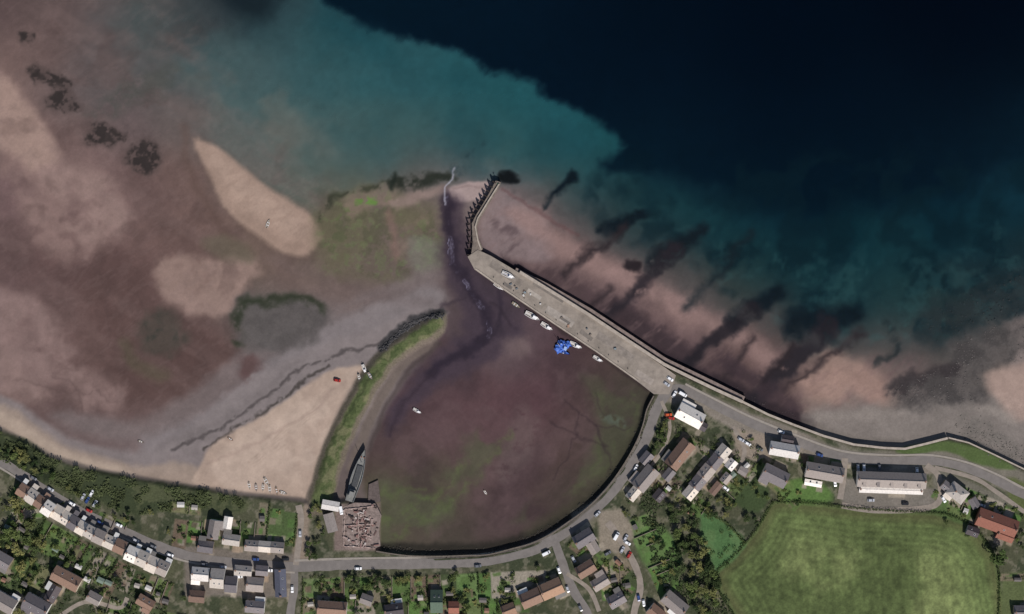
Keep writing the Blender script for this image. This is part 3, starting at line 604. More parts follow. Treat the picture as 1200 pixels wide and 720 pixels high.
        obj('extension_roof',b.mesh('extension_roof',[mat('roof_'+roof,ROOFS[roof])if z<.4 else mat('felt_roof',(112,108,102),.9,.15) if z<.7 else mat('conservatory_roof',(204,202,194),.5,.1)]),parent=r)
    if dorm:
        for i in range(dorm):
            x=-hx+L*(i+.5)/dorm;b=MB();b.box(x-.8,x+.8,-hy*.85,-hy*.2,hw+.3,hw+rh*.75,0);b.box(x-.95,x+.95,-hy*.95,-hy*.1,hw+rh*.75,hw+rh*.75+.15,1)
            obj('dormer',b.mesh('dormer',[wm,rm]),parent=rf)
    ca,sa=math.cos(math.radians(a)),math.sin(math.radians(a));LL=L/S/2+1;WW=W/S/2+1+(abs(ext) if ext else 0)*.5
    occ_poly([(cx+x*ca-y*sa,cy+x*sa+y*ca) for x,y in((-LL,-WW),(LL,-WW),(LL,WW),(-LL,WW))])
    return r
def row(p0,p1,n,W,roofs,walls,group,ext=0,**k):
    a=math.degrees(math.atan2(p1[1]-p0[1],p1[0]-p0[0]));L=math.hypot(p1[0]-p0[0],p1[1]-p0[1])/n
    for i in range(n):
        t=(i+.5)/n;j=random.uniform(-1,1)
        rf=random.choice(roofs);wl=random.choice(walls)
        house(p0[0]+(p1[0]-p0[0])*t-math.sin(math.radians(a))*j,p0[1]+(p1[1]-p0[1])*t+math.cos(math.radians(a))*j,L-.15,W+random.uniform(-1.5,1.5),a,rf,wl,hw=4.6+random.uniform(-.9,.9),chim=1,ext=ext if random.random()<.75 else 0,label=f"terraced cottage with {wl} walls and {rf} roof beside the main road",group=group,name='terraced_house',cat='house',sky=random.random()<.3,patio=False,**k)
TR=['grey','slate','pale','grey','pale','white','pale','brown']
G_='terrace along the main road'
row((24,571),(64,598),4,15,TR,['white','cream'],G_,ext=6)
row((64,598),(112,626),5,15,TR,['white','stone'],G_,ext=6)
row((112,626),(148,643),3,15,TR,['white','cream'],G_,ext=6)
row((150,646),(198,668),4,17,['pale','grey','pale','white'],['white'],G_,ext=5)
for (cx,cy,L,W,a,rf,w) in [(80,677,34,17,28,'brown','cream'),(45,708,30,18,28,'slate','white'),(8,705,26,18,30,'grey','white'),(64,694,20,12,-60,'dark','stone'),(5,655,22,16,30,'slate','stone'),
 (236,672,20,15,5,'white','white'),(256,677,16,22,5,'pale','white'),(272,684,14,18,5,'slate','white'),(300,684,20,16,5,'grey','cream'),(330,682,32,12,88,'blue','stone'),(286,668,20,11,5,'pale','white'),(308,668,14,11,5,'slate','white'),
 (172,705,20,12,30,'brown','brick'),(232,698,18,13,5,'brown','stone'),(300,710,22,13,5,'slate','white'),(112,700,16,12,28,'grey','white'),
 (242,640,18,13,8,'slate','stone'),(252,620,22,12,-80,'grey','white'),(272,632,20,12,8,'pale','cream'),(268,612,14,9,-80,'white','white'),
 (296,639,16,12,5,'grey','white'),(311,640,14,12,5,'pale','cream'),(326,641,15,12,5,'grey','stone'),
 (390,712,34,16,4,'brown','white'),(430,702,14,11,20,'grey','cream'),(462,714,22,14,-8,'dark','stone'),(512,704,14,26,0,'green','stone'),(532,711,12,13,0,'red','brick'),
 (646,689,26,18,-24,'tan','cream'),(622,700,24,17,-24,'brown','brick'),(596,714,16,13,-22,'tan','brick'),
 (684,630,24,15,-32,'slate','white'),(695,641,14,11,58,'grey','white'),(686,666,22,14,-32,'brown','white'),(703,682,20,13,-32,'grey','cream'),(722,702,20,14,-30,'slate','cream'),(790,706,30,16,40,'grey','cream'),(768,717,18,14,40,'brown','white'),
 (808,487,32,18,28,'white','white'),(820,498,16,9,28,'dark','white'),(796,532,36,17,-52,'brown','white'),(756,560,30,17,-50,'grey','white'),(772,580,13,11,-50,'dark','stone'),(742,578,16,11,-50,'pale','white'),(783,556,14,10,-50,'slate','white'),
 (846,530,17,14,-50,'pale','white'),(837,541,17,14,-50,'slate','white'),(827,553,16,15,-50,'grey','stone'),(817,565,16,14,-50,'slate','white'),(808,577,14,13,-50,'pale','white'),(856,544,12,10,-50,'white','white'),(838,572,16,8,-50,'brown','white'),(850,560,12,9,-50,'grey','white'),
 (918,527,34,15,10,'white','white'),(922,515,14,9,10,'dark','white'),(907,557,30,18,26,'slate','cream'),(965,553,44,17,10,'grey','white'),(952,566,20,6,10,'white','white'),(1043,562,80,17,2,'grey','white'),(1043,574,74,7,2,'white','white'),
 (1120,577,22,16,38,'pale','white'),(1108,570,12,10,38,'slate','stone'),(1166,612,48,20,20,'red','brick'),(1176,627,20,11,20,'red','brick'),(1196,716,20,14,0,'slate','stone'),(1140,589,12,9,60,'slate','stone'),(1138,622,14,10,20,'dark','grey'),
 (757,537,15,11,-50,'slate','cream'),(870,552,10,8,30,'grey','white')]:
    house(cx,cy,L,W,a,rf,w,hw=(4.8 if L>20 else 3.2) if W>8 else 2.4,hip=(cx,cy) in((1120,577),),chim=2 if L>28 else 1 if L>15 and W>9 else 0,ext=random.choice((0,5,-5)) if 16<L<40 and W>11 else 0,
      label={(1043,562):'long white seafront building with grey pitched roof and dormers',(1166,612):'long brick red tiled house beside the field',(918,527):'white rendered house with pale roof by the coast road',(808,487):'white house with pale roof beside the quay entrance',(330,682):'narrow building with blue grey roof beside the junction'}.get((cx,cy),f"{w} walled {'house' if L>14 else 'cottage'} with {rf} pitched roof among gardens"),
      name='house' if L>14 else 'cottage',sky=random.random()<.4,dorm=5 if (cx,cy)==(1043,562) else 0,pitch=38 if W>8 else 15)
# ------------------------------------------------------------ VEGETATION
def leafmesh(name,R,n,seed,flat=.75,m=None,ls=(.45,.95)):
    r=random.Random(seed);vs=[];fs=[]
    lobes=[(r.gauss(0,R*.42),r.gauss(0,R*.42),r.uniform(-.15,.5)*R,r.uniform(.35,.62)*R) for _ in range(9)]
    for i in range(n):
        lx,ly,lz,lr=r.choice(lobes)
        d=Vector((r.gauss(0,1),r.gauss(0,1),r.gauss(.25,1))).normalized()*lr*(r.random()**.35)
        c=Vector((lx+d.x,ly+d.y,(lz+d.z)*flat));s=r.uniform(*ls)
        nrm=(d.normalized()+Vector((r.gauss(0,.5),r.gauss(0,.5),r.gauss(.3,.5)))).normalized()
        t=nrm.cross(Vector((r.gauss(0,1),r.gauss(0,1),r.gauss(0,1)))).normalized();b=nrm.cross(t)
        k=len(vs);vs+=[c+t*s*.6,c+b*s*.5+t*s*.1,c-t*s*.6+nrm*.1,c-b*s*.45];fs.append((k,k+1,k+2,k+3))
    return mesh(name,vs,fs,[m])
LF=[mat('foliage_dark',(60,72,46),.9,.45,.7,kind='leaf',spec=.1),mat('foliage_mid',(80,93,56),.9,.45,.7,kind='leaf',spec=.1),mat('foliage_olive',(98,101,65),.9,.4,.7,kind='leaf',spec=.1)]
BARK=mat('bark',(70,58,46),.95,.25,3)
CR_=[leafmesh('crown',3.6,520,i,m=LF[i%3]) for i in range(7)]
tm=MB();tm.cyl(0,0,-.5,3.6,.28,.16,7)
def limb(tm,p,q,r0,r1):
    p=Vector(p);q=Vector(q);d=(q-p).normalized();a=d.orthogonal().normalized();b=d.cross(a);k=len(tm.v)
    for P,rr in((p,r0),(q,r1)):
        for i in range(5):
            t=2*math.pi*i/5;tm.v.append(tuple(P+a*rr*math.cos(t)+b*rr*math.sin(t)))
    for i in range(5): tm.f.append((k+i,k+(i+1)%5,k+5+(i+1)%5,k+5+i));tm.m.append(0)
for i in range(5):
    a=i*1.26;limb(tm,(0,0,2.2+.2*i),(1.9*math.cos(a),1.9*math.sin(a),4.2),.13,.05)
TRM=tm.mesh('trunk',[BARK])
BU=[leafmesh('shrub_leaves',1.3,120,40+i,m=LF[i%3],ls=(.3,.6)) for i in range(4)]
NT=[0]
def tree(px,py,d,group,v=None):
    s=d*S/9.0
    r=root('tree',px,py,random.uniform(0,6.28),'broadleaf tree with an uneven dark green crown','tree',group)
    r.scale=(s,s,s*random.uniform(.8,1.05))
    obj('trunk',TRM,parent=r);obj('crown',CR_[random.randrange(7) if v is None else v],(0,0,5),parent=r);NT[0]+=1
NB=[0];SV=[];SF=[]
def shrub(px,py,s,group='garden shrubs'):
    NB[0]+=1
    if NB[0]<=280 and -5<px<1205 and py<722:
        obj('shrub',BU[random.randrange(4)],(wx(px),wy(py),hz(px,py)+.5*s),random.uniform(0,6.28),sc=(s,s,s*.8),label='rounded green garden shrub',category='shrub',group=group);return
    z=hz(px,py)
    for q in range(40):
        d=Vector((random.gauss(0,1),random.gauss(0,1),random.gauss(.3,.8))).normalized();c=Vector((wx(px),wy(py),z+.6*s))+d*s*random.uniform(.7,1.3)
        k=random.uniform(.3,.6)*max(.6,s*.8);n=(d+Vector((0,0,.5))).normalized();t=n.orthogonal().normalized();b=n.cross(t);i=len(SV);SV.extend([c+t*k*.6,c+b*k*.5,c-t*k*.6,c-b*k*.45]);SF.append((i,i+1,i+2,i+3))
def inpoly(P,x,y):
    c=False;n=len(P)
    for i in range(n):
        ax,ay=P[i];bx,by=P[(i+1)%n]
        if (ay>y)!=(by>y) and x<(bx-ax)*(y-ay)/(by-ay)+ax: c=not c
    return c
placed=[]
def scatter(P,n,dmin,dmax,fn,space=.55,avoid=True):
    xs=[p[0] for p in P];ys=[p[1] for p in P];k=0;tr=0
    while k<n and tr<n*30:
        tr+=1;x=random.uniform(min(xs),max(xs));y=random.uniform(min(ys),max(ys));d=random.uniform(dmin,dmax)
        if not inpoly(P,x,y) or (avoid and occ(x,y,d*.3)):continue
        if any((x-a)**2+(y-b)**2<((d+c)*.5*space)**2 for a,b,c in placed):continue
        placed.append((x,y,d));fn(x,y,d);k+=1
T=lambda g:(lambda x,y,d:tree(x,y,d,g))
scatter([(-40,590),(18,580),(40,610),(60,640),(45,668),(0,680),(-40,680)],36,10,20,T('woodland behind the terrace'))
scatter([(-40,505),(10,518),(45,540),(70,562),(30,548),(0,530),(-40,510)],18,7,13,T('scrubby trees behind the beach'))
scatter([(780,590),(812,595),(822,640),(838,672),(845,710),(830,735),(805,700),(798,655)],36,10,17,T('tree belt beside the field'))
scatter([(760,495),(785,490),(780,520),(750,545),(740,548),(758,520)],9,7,11,T('trees beside the harbour road'))
scatter([(825,585),(850,580),(890,595),(880,615),(850,605),(822,598)],9,7,12,T('trees beside the field corner'))
scatter([(860,545),(880,560),(900,585),(880,590),(858,562)],6,6,9,T('garden trees'))
scatter([(362,592),(378,592),(380,645),(368,655),(358,650)],11,7,12,T('trees beside the boat yard'))
scatter([(395,672),(430,670),(470,668),(480,684),(430,690),(400,690)],13,8,13,T('garden trees'))
scatter([(365,672),(640,655),(650,690),(560,725),(365,725)],18,7,12,T('garden trees'))
scatter([(20,600),(180,680),(150,735),(0,735)],22,7,13,T('garden trees'))
scatter([(130,700),(230,690),(230,730),(130,730)],7,7,12,T('garden trees'))
scatter([(60,565),(230,600),(225,640),(150,615),(80,585)],11,6,10,T('garden trees'))
scatter([(700,600),(770,600),(800,720),(710,720)],6,6,10,T('garden trees'))
scatter([(1090,560),(1200,590),(1200,650),(1140,620)],5,6,9,T('garden trees'))
tree(1165,655,27,'garden trees',1)
for x,y,d in [(1132,625,9),(1108,612,7),(940,545,8),(880,515,7),(885,610,9)]: tree(x,y,d,'garden trees')
def scrub(name,P,n,m,s0=.4,s1=1.1,avoid=False):
    vs=[];fs=[];xs=[p[0] for p in P];ys=[p[1] for p in P];k=0;tr=0
    while k<n and tr<n*8:
        tr+=1;x=random.uniform(min(xs),max(xs));y=random.uniform(min(ys),max(ys))
        if not inpoly(P,x,y):continue
        if vnoise(np.float32(x),np.float32(y),9,77)<.5: continue
        if avoid and occ(x,y,1):continue
        k+=1;z=hz(x,y)
        for q in range(4):
            s=random.uniform(s0,s1);c=Vector((wx(x)+random.gauss(0,.5),wy(y)+random.gauss(0,.5),z+random.uniform(.1,1.0)*s1))
            nrm=Vector((random.gauss(0,.6),random.gauss(0,.6),1)).normalized();t=nrm.orthogonal().normalized();b=nrm.cross(t)
            a=random.uniform(0,6.28);t,b=t*math.cos(a)+b*math.sin(a),b*math.cos(a)-t*math.sin(a)
            i=len(vs);vs+=[c+t*s*.6,c+b*s*.5,c-t*s*.6,c-b*s*.45];fs.append((i,i+1,i+2,i+3))
    return obj(name,mesh(name,vs,fs,[m]),kind='stuff',label='low green scrub and rough grass',category='scrub')
scrub('dune_scrub',DUNE,2600,mat('scrub_leaf',(74,81,53),.95,.45,.15,spec=.05))
scrub('verge_scrub',[(740,548),(770,480),(790,490),(760,560),(800,590),(840,670),(860,720),(790,720),(728,575)],1000,mat('scrub_leaf_dark',(60,70,45),.95,.45,.15,spec=.05),avoid=True)
scrub('garden_undergrowth',[(20,600),(190,680),(200,735),(-60,735),(-60,585)],900,mat('scrub_leaf_dark',(60,70,45)),avoid=True)
# ------------------------------------------------------------ GARDENS
HEDM=mat('hedge_leaf',(62,74,46),.95,.4,1.0,kind='leaf',spec=.05);GW=mat('garden_wall_stone',(128,116,104),.95,.25,1)
def hedge(pts,w=.8,h=1.3,label='clipped green hedge between gardens'):
    P=resample(pts,1.0);vs=[];fs=[];c0=Vector((wx(P[0][0]),wy(P[0][1]),hz(*P[0])))
    for p in P:
        z=hz(*p)
        for q in range(7):
            c=Vector((wx(p[0])+random.gauss(0,w*.4),wy(p[1])+random.gauss(0,w*.4),z+random.uniform(.1,h)))-c0
            s=random.uniform(.3,.7);nrm=Vector((random.gauss(0,.6),random.gauss(0,.6),random.gauss(.7,.4))).normalized();t=nrm.orthogonal().normalized();b=nrm.cross(t)
            i=len(vs);vs+=[c+t*s*.6,c+b*s*.5,c-t*s*.6,c-b*s*.45];fs.append((i,i+1,i+2,i+3))
    return obj('hedge',mesh('hedge',vs,fs,[HEDM]),c0,label=label,category='hedge',group='hedges')
def shed(px,py,a,L=3,W=2.2,c=(110,96,80),label='small timber garden shed'):
    r=root('garden_shed',px,py,-math.radians(a),label,'shed','garden sheds')
    b=MB();hx,hy=L/2,W/2;b.box(-hx,hx,-hy,hy,-.3,1.9);obj('wall',b.mesh('wall',[mat('shed_timber',(104,84,66),.9,.2,3)]),parent=r)
    b=MB();k=.15
    b.face([(-hx-k,-hy-k,1.85),(hx+k,-hy-k,1.85),(hx+k,0,2.5),(-hx-k,0,2.5)]);b.face([(hx+k,hy+k,1.85),(-hx-k,hy+k,1.85),(-hx-k,0,2.5),(hx+k,0,2.5)])
    b.face([(hx+k,-hy-k,1.85),(hx+k,hy+k,1.85),(hx+k,0,2.5)]);b.face([(-hx-k,hy+k,1.85),(-hx-k,-hy-k,1.85),(-hx-k,0,2.5)])
    obj('roof',b.mesh('roof',[mat('shed_roof',c,.9,.15,2)]),parent=r)
    b=MB();b.box(-.4,.4,-.03,.03,0,1.7);obj('door',b.mesh('door',[mat('shed_door',(84,66,52))]),(0,-hy-.03,0),parent=r)
    occ_poly([(px-3,py-3),(px+3,py-3),(px+3,py+3),(px-3,py+3)])
PAL=[(76,96,52),(90,102,62),(68,86,48),(114,103,85),(130,121,107),(84,75,62),(62,72,46),(106,105,74),(100,85,71),(80,108,54),(60,68,44),(142,133,118),(86,104,58)]
LAWN=[(82,110,58),(92,114,66),(74,98,52),(78,104,54),(70,86,50),(98,110,72),(112,104,86)]
SHC=[(156,149,139),(98,93,88),(128,97,80),(108,120,107),(184,180,172)]
def gardens(a,b,depth,n,dens=1.0,pal=PAL):
    a=np.array(a,float);b=np.array(b,float);d=(b-a)/np.linalg.norm(b-a);nn=np.array([-d[1],d[0]])*depth;ang=math.degrees(math.atan2(d[1],d[0]))
    ws=np.array([random.uniform(.55,1.6) for _ in range(n)]);ws=np.concatenate([[0],np.cumsum(ws)/ws.sum()])
    for i in range(n):
        p=a+(b-a)*ws[i];u=(b-a)*(ws[i+1]-ws[i]);D=nn*random.uniform(.75,1.12);q=[p,p+u,p+u+D,p+D]
        paint([tuple(t) for t in q],random.choice(pal),f=.8,warp=.3,sm=False,op=.9,rg=1)
        for k in range(4):
            s0=random.uniform(0,.75);s1=s0+random.uniform(.1,.35);w0=random.uniform(0,.5);w1=w0+random.uniform(.3,.5)
            Q=[p+u*w0+D*s0,p+u*w1+D*s0,p+u*w1+D*s1,p+u*w0+D*s1];paint([tuple(t) for t in Q],random.choice(pal),f=.9,warp=.8,wf=1.5,sm=False,op=.85)
        e0=tuple(p+u*.02);e1=tuple(p+D*random.uniform(.6,1))
        z=random.random()
        if z<.5: hedge([e0,e1])
        elif z<.8: wall('garden_wall',[e0,e1],.25,1.2,GW,'low stone garden wall','wall',group='garden walls')
        L=np.linalg.norm(u)
        for k in range(int(dens*max(1,L*abs(depth)/110))):
            t=p+u*random.random()+D*random.random()
            if not occ(t[0],t[1],1.5): shrub(t[0],t[1],random.uniform(.5,1.5))
        if random.random()<.6:
            t=p+u*random.uniform(.3,.7)+D*random.uniform(.6,.95)
            if not occ(t[0],t[1],2.5): shed(t[0],t[1],ang+random.uniform(-6,6),random.uniform(2.2,4.5),random.uniform(1.8,3),random.choice(SHC))
gardens((20,590),(150,662),46,15)
gardens((150,664),(205,684),30,5)
gardens((20,645),(60,668),45,4,1)
gardens((130,700),(210,720),22,4)
gardens((62,592),(20,566),-22,1)
gardens((78,602),(74,578),-60,2,1)
gardens((150,614),(118,600),-14,3)
gardens((238,612),(205,608),-30,2)
gardens((300,612),(238,606),-24,4)
gardens((345,640),(300,636),50,3,.4,LAWN)
gardens((355,678),(500,675),32,6,1,PAL+LAWN);gardens((500,674),(640,668),36,6,1,PAL+LAWN+LAWN)
gardens((355,700),(440,704),20,4);gardens((440,706),(620,700),20,7,1,PAL+LAWN)
gardens((700,660),(735,655),40,3)
gardens((760,600),(800,690),30,5,1,PAL+LAWN+LAWN)
gardens((830,590),(800,570),-26,2);gardens((800,505),(860,545),14,3);gardens((860,585),(890,552),-24,3)
gardens((925,540),(985,548),-10,3);gardens((1105,560),(1200,600),30,6);gardens((770,545),(800,565),24,3);gardens((1090,582),(1130,612),-14,2);gardens((880,550),(930,600),-22,3)
gardens((665,640),(740,705),-30,5,.5);gardens((1170,672),(1200,672),8,1)
gardens((200,600),(235,604),-16,2)
paint([(748,618),(778,622),(796,652),(786,674),(760,664)],(82,108,58),f=2,warp=2,wf=2,op=.8);paint([(918,570),(944,564),(972,576),(966,588),(918,586)],(80,104,54),f=2,warp=2,wf=2,op=.8)
for (cx,cy,L,W,a) in HL:
    ca,sa=math.cos(math.radians(a)),math.sin(math.radians(a))
    for k in range(3):
        s=random.choice((-1,1));x0=random.uniform(-L*.6,L*.3);x1=x0+random.uniform(4,L*.6);y0=s*(W*.5);y1=s*(W*.5+random.uniform(3,9))
        c=random.choice([(144,134,118),(132,122,108),(156,145,128),(116,107,95),(146,128,108)])
        paint([(cx+x*ca-y*sa,cy+x*sa+y*ca) for x,y in((x0,y0),(x1,y0),(x1,y1),(x0,y1))],c,f=.8,warp=.5,wf=1,sm=False,op=.85,rg=.6)
for L_ in [[(905,588),(950,589),(1000,595),(1060,599),(1106,602),(1138,616),(1158,640),(1169,668),(1169,725)],[(905,588),(885,621),(858,652),(838,672),(845,697),(862,724)],[(820,598),(850,612),(872,636)]]:
    hedge(smooth_line(L_,3),1.1,1.5,'dense field boundary hedge')
sh=lambda x,y,d:shrub(x,y,d*.4)
scatter([(10,600),(200,680),(200,735),(0,735)],40,2,4,sh,.6)
scatter([(365,670),(640,660),(650,720),(365,725)],50,2,4,sh,.6)
scatter([(740,500),(880,500),(920,600),(780,610)],60,2,5,sh,.6)
scatter([(818,598),(852,612),(874,636),(852,664),(838,670),(822,640)],14,2,4,sh,.5)
if SV: obj('garden_bushes',mesh('garden_bushes',SV,SF,[HEDM]),kind='stuff',label='mixed low bushes filling the gardens',category='bushes')
# ------------------------------------------------------------ VEHICLES
RUB=mat('tyre_rubber',(26,26,28),.9,.1,5)
CARC={'white':(225,225,222),'silver':(165,167,170),'black':(30,30,34),'blue':(48,70,118),'red':(150,40,34),'grey':(98,100,104),'orange':(190,84,44)}
wh=MB()
n=12
for s in(0,1):
    for i in range(n):
        a=2*math.pi*i/n;wh.v.append((.32*math.cos(a),s*.2-.1,.32*math.sin(a)))
for i in range(n): wh.f.append((i,(i+1)%n,n+(i+1)%n,n+i));wh.m.append(0)
wh.f.append(tuple(range(n-1,-1,-1)));wh.f.append(tuple(range(n,2*n)));wh.m+=[0,0]
WHM=wh.mesh('wheel',[RUB]);CARM={}
def loft(st,m):
    b=MB()
    for (x,hw,z0,z1,r) in st: b.v+=[(x,-hw,z0),(x,hw,z0),(x,hw,z1-r),(x,hw-r,z1),(x,-hw+r,z1),(x,-hw,z1-r)]
    k=6
    for i in range(len(st)-1):
        for j in range(k): b.f.append((i*k+j,i*k+(j+1)%k,(i+1)*k+(j+1)%k,(i+1)*k+j));b.m.append(0)
    b.f.append(tuple(reversed(range(k))));b.f.append(tuple((len(st)-1)*k+j for j in range(k)));b.m+=[0,0]
    me=b.mesh('body',[m]);bm=bmesh.new();bm.from_mesh(me);bmesh.ops.recalc_face_normals(bm,faces=bm.faces);bm.to_mesh(me);bm.free();return me
def car(px,py,a,c='white',van=False,z=None):
    key=(c,van)
    if key not in CARM:
        m=mat('car_paint_'+c,CARC[c],.3,.04,1,spec=.5)
        if van:
            body=loft([(-2.5,.9,.35,2.1,.15),(-2.4,.95,.3,2.25,.2),(1.0,.95,.3,2.25,.2),(1.7,.92,.3,1.3,.15),(2.4,.88,.3,1.1,.15),(2.5,.8,.4,.8,.1)],m)
            g=MB();g.box(1.02,1.72,-.82,.82,1.32,2.0,0,.2,.1);rf=None
        else:
            body=loft([(-2.1,.7,.4,.75,.1),(-1.95,.84,.28,.92,.12),(-1.2,.88,.25,.98,.1),(.6,.88,.25,.95,.1),(1.5,.86,.25,.84,.14),(2.0,.78,.3,.68,.12),(2.1,.62,.38,.55,.08)],m)
            g=MB();g.box(-1.85,1.0,-.78,.78,.94,1.42,0,.45,.14);q=MB();q.box(-1.42,.52,-.64,.64,1.42,1.5,0,.06,.06);rf=q.mesh('roof_panel',[m])
        CARM[key]=(body,g.mesh('window',[GL]),rf)
    body,g,rf=CARM[key]
    r=root('parked_van' if van else 'parked_car',px,py,-math.radians(a),f"{c} {'van' if van else 'car'} parked on the ground beside the road",'van' if van else 'car','parked vehicles',z=(hz(px,py) if z is None else z)+.1)
    obj('body',body,parent=r);obj('window',g,parent=r)
    if rf: obj('roof_panel',rf,parent=r)
    for x in(-1.3,1.35):
        for y in(-.8,.8): obj('wheel',WHM,(x,y,.32),parent=r)
for t in [(785,444,35,'white'),(781,450,35,'silver'),(790,462,-60,'white'),(783,486,0,'orange'),(786,490,10,'red'),(735,636,30,'white'),(729,644,-60,'silver'),(737,650,-60,'red'),(733,630,-60,'silver'),
 (240,661,5,'grey'),(262,664,5,'silver'),(300,655,5,'blue'),(316,668,5,'white'),(105,598,28,'red'),(118,612,28,'blue'),(60,573,33,'silver'),(40,560,33,'grey'),(140,615,26,'white'),(160,633,26,'silver'),
 (103,586,-60,'blue'),(112,590,-60,'white'),(98,582,-60,'silver'),(108,578,-60,'white'),(335,655,0,'black'),(420,666,0,'white'),(560,663,-5,'grey'),(700,602,-45,'silver'),(745,548,-58,'white'),
 (915,506,22,'white'),(960,533,20,'blue'),(1005,548,85,'silver'),(1012,548,88,'white'),(1030,548,88,'grey'),(1074,552,88,'white'),(1020,586,0,'silver'),(1060,590,0,'black'),(978,566,80,'white'),
 (868,515,30,'silver'),(876,520,30,'white'),(890,526,30,'grey'),(850,572,40,'white'),(1105,585,60,'white'),(1150,592,20,'silver'),(748,700,80,'blue'),(754,706,80,'white'),(665,690,70,'silver'),(712,648,-30,'grey'),
 (352,625,90,'silver'),(395,446,10,'red'),(343,690,90,'white'),(680,712,65,'grey'),(85,590,30,'white'),(180,640,24,'grey'),(200,650,20,'white'),(655,668,70,'white'),(672,655,60,'silver')]:
    car(*t)
car(722,628,-60,'white',True);car(640,648,-25,'white',True);car(280,675,0,'white',True);car(800,462,30,'white',True);car(400,598,80,'white',True)
# ------------------------------------------------------------ BOATS
def hullmesh(L,B,H,m,sternw=.8,fine=.55,name='hull'):
    n=13;b=MB();st=[]
    for i in range(n):
        t=i/(n-1);x=-L/2+L*t
        w=B/2*(sternw+(1-sternw)*min(1,t/.4) if t<.4 else max(0.02,(1-((t-.4)/.6)**(1/fine*1.1))));sh=H*(1+.35*max(0,t-.4)**1.5)
        st.append((x,w,sh))
        kz=0 if t<.8 else (t-.8)*H*1.2
        b.v+=[(x,-w,sh),(x,-w*.8,H*.35+kz*.5),(x,0,kz),(x,w*.8,H*.35+kz*.5),(x,w,sh),(x,w*.86,sh-.02),(x,w*.8,sh-.3*H),(x,-w*.8,sh-.3*H),(x,-w*.86,sh-.02)]
    k=9
    for i in range(n-1):
        for j in range(k): b.f.append((i*k+j,i*k+(j+1)%k,(i+1)*k+(j+1)%k,(i+1)*k+j));b.m.append(0 if j in(0,1,2,3,4,8) else 1)
    b.f.append(tuple(range(k)));b.m.append(0);b.f.append(tuple((n-1)*k+j for j in range(k)));b.m.append(0)
    me=b.mesh(name,m);bm=bmesh.new();bm.from_mesh(me);bmesh.ops.recalc_face_normals(bm,faces=bm.faces);bm.to_mesh(me);bm.free();return me
BW=mat('boat_gelcoat',(232,230,225),.35,.05,1,spec=.4);BD=mat('boat_deck',(190,186,178),.8,.12,3);BB=mat('boat_blue',(44,72,126),.4,.08,1);BR=mat('boat_interior',(130,118,102),.8,.15,3);MAST=mat('aluminium_mast',(170,170,168),.4,.05)
BM={}
def boat(px,py,a,L,kind='motor',c='white',label=None,z=None,tilt=0):
    key=(kind,L,c)
    B=L*.34;H=L*.13
    if key not in BM:
        hm={'white':BW,'blue':BB,'green':mat('boat_green',(50,88,70)),'red':mat('boat_red',(128,50,40)),'grey':mat('boat_grey',(120,122,124))}[c]
        P=[('hull',hullmesh(L,B,H,[hm,BR if kind=='dinghy' else BD]))]
        if kind=='dinghy':
            for x in(-L*.22,L*.08):
                q=MB();q.box(x-.13,x+.13,-B*.38,B*.38,H*.8,H*.86);P.append(('thwart',q.mesh('thwart',[BW])))
            q=MB();q.box(-L/2-.3,-L/2+.05,-.16,.16,H*.5,H*1.5,0,.05,.03);P.append(('outboard_motor',q.mesh('outboard_motor',[RUB])))
        else:
            q=MB();q.box(L*-.02,L*.3,-B*.3,B*.3,H*.72,H*1.3 if kind=='yacht' else H*1.9,0,L*.05,B*.07);P.append(('cabin',q.mesh('cabin',[BW])))
            q=MB();q.box(L*-.03,L*-.0,-B*.24,B*.24,H*1.0,H*1.28 if kind=='yacht' else H*1.7);P.append(('window',q.mesh('window',[GL])))
            q=MB();q.box(-L*.42,-L*.1,-B*.36,-B*.24,H*.7,H*.95);q.box(-L*.42,-L*.1,B*.24,B*.36,H*.7,H*.95);P.append(('seat',q.mesh('seat',[BR])))
            if kind=='yacht':
                q=MB();q.cyl(L*.08,0,H*.7,H+L*1.1,.08,.05,6);P.append(('mast',q.mesh('mast',[MAST])))
                q=MB();q.box(-L*.35,L*.06,-.1,.1,H+1.1,H+1.35);P.append(('boom',q.mesh('boom',[BB])))
            else:
                q=MB();q.box(-L/2-.35,-L/2+.05,-.2,.2,H*.4,H*1.3,0,.05,.03);P.append(('outboard_motor',q.mesh('outboard_motor',[RUB])))
        BM[key]=P
    r=root({'dinghy':'rowing_boat','motor':'motor_boat','yacht':'sailing_yacht'}[kind],px,py,-math.radians(a),label or f"small {c} {'open dinghy' if kind=='dinghy' else 'boat'} resting on harbour mud",'boat','harbour boats',z=hz(px,py)-.05 if z is None else z)
    r.rotation_euler[0]=math.radians(tilt)
    for n_,me in BM[key]: obj(n_,me,parent=r)
boat(596,323,25,8.5,'yacht','white','white sailing yacht standing ashore on the quay deck',z=QZ)
boat(586,336,32,8,'motor','white','white motor boat moored beside the quay wall',tilt=4)
boat(605,358,35,6,'dinghy','green','open green dinghy on mud below the quay');boat(624,371,28,9.5,'motor','white','white cabin boat lying beside the quay wall',tilt=-4)
boat(641,383,32,8,'motor','white','white fishing boat lying beside the quay wall');boat(675,405,25,8,'motor','white','small white cabin boat beside the blue workboat');boat(701,421,30,6.5,'motor','white','white boat on mud near the quay')
boat(489,482,30,5.5,'motor','white','lone white boat on the harbour mud');boat(569,578,60,3.5,'dinghy','white');boat(314,262,-70,5,'dinghy','white','small white dinghy resting on the pale sandbar')
boat(427,433,70,6,'motor','white','white boat drawn up on the sand by the spit');boat(434,441,60,5,'dinghy','blue','blue dinghy drawn up beside the spit');boat(421,443,75,4.2,'dinghy','white')
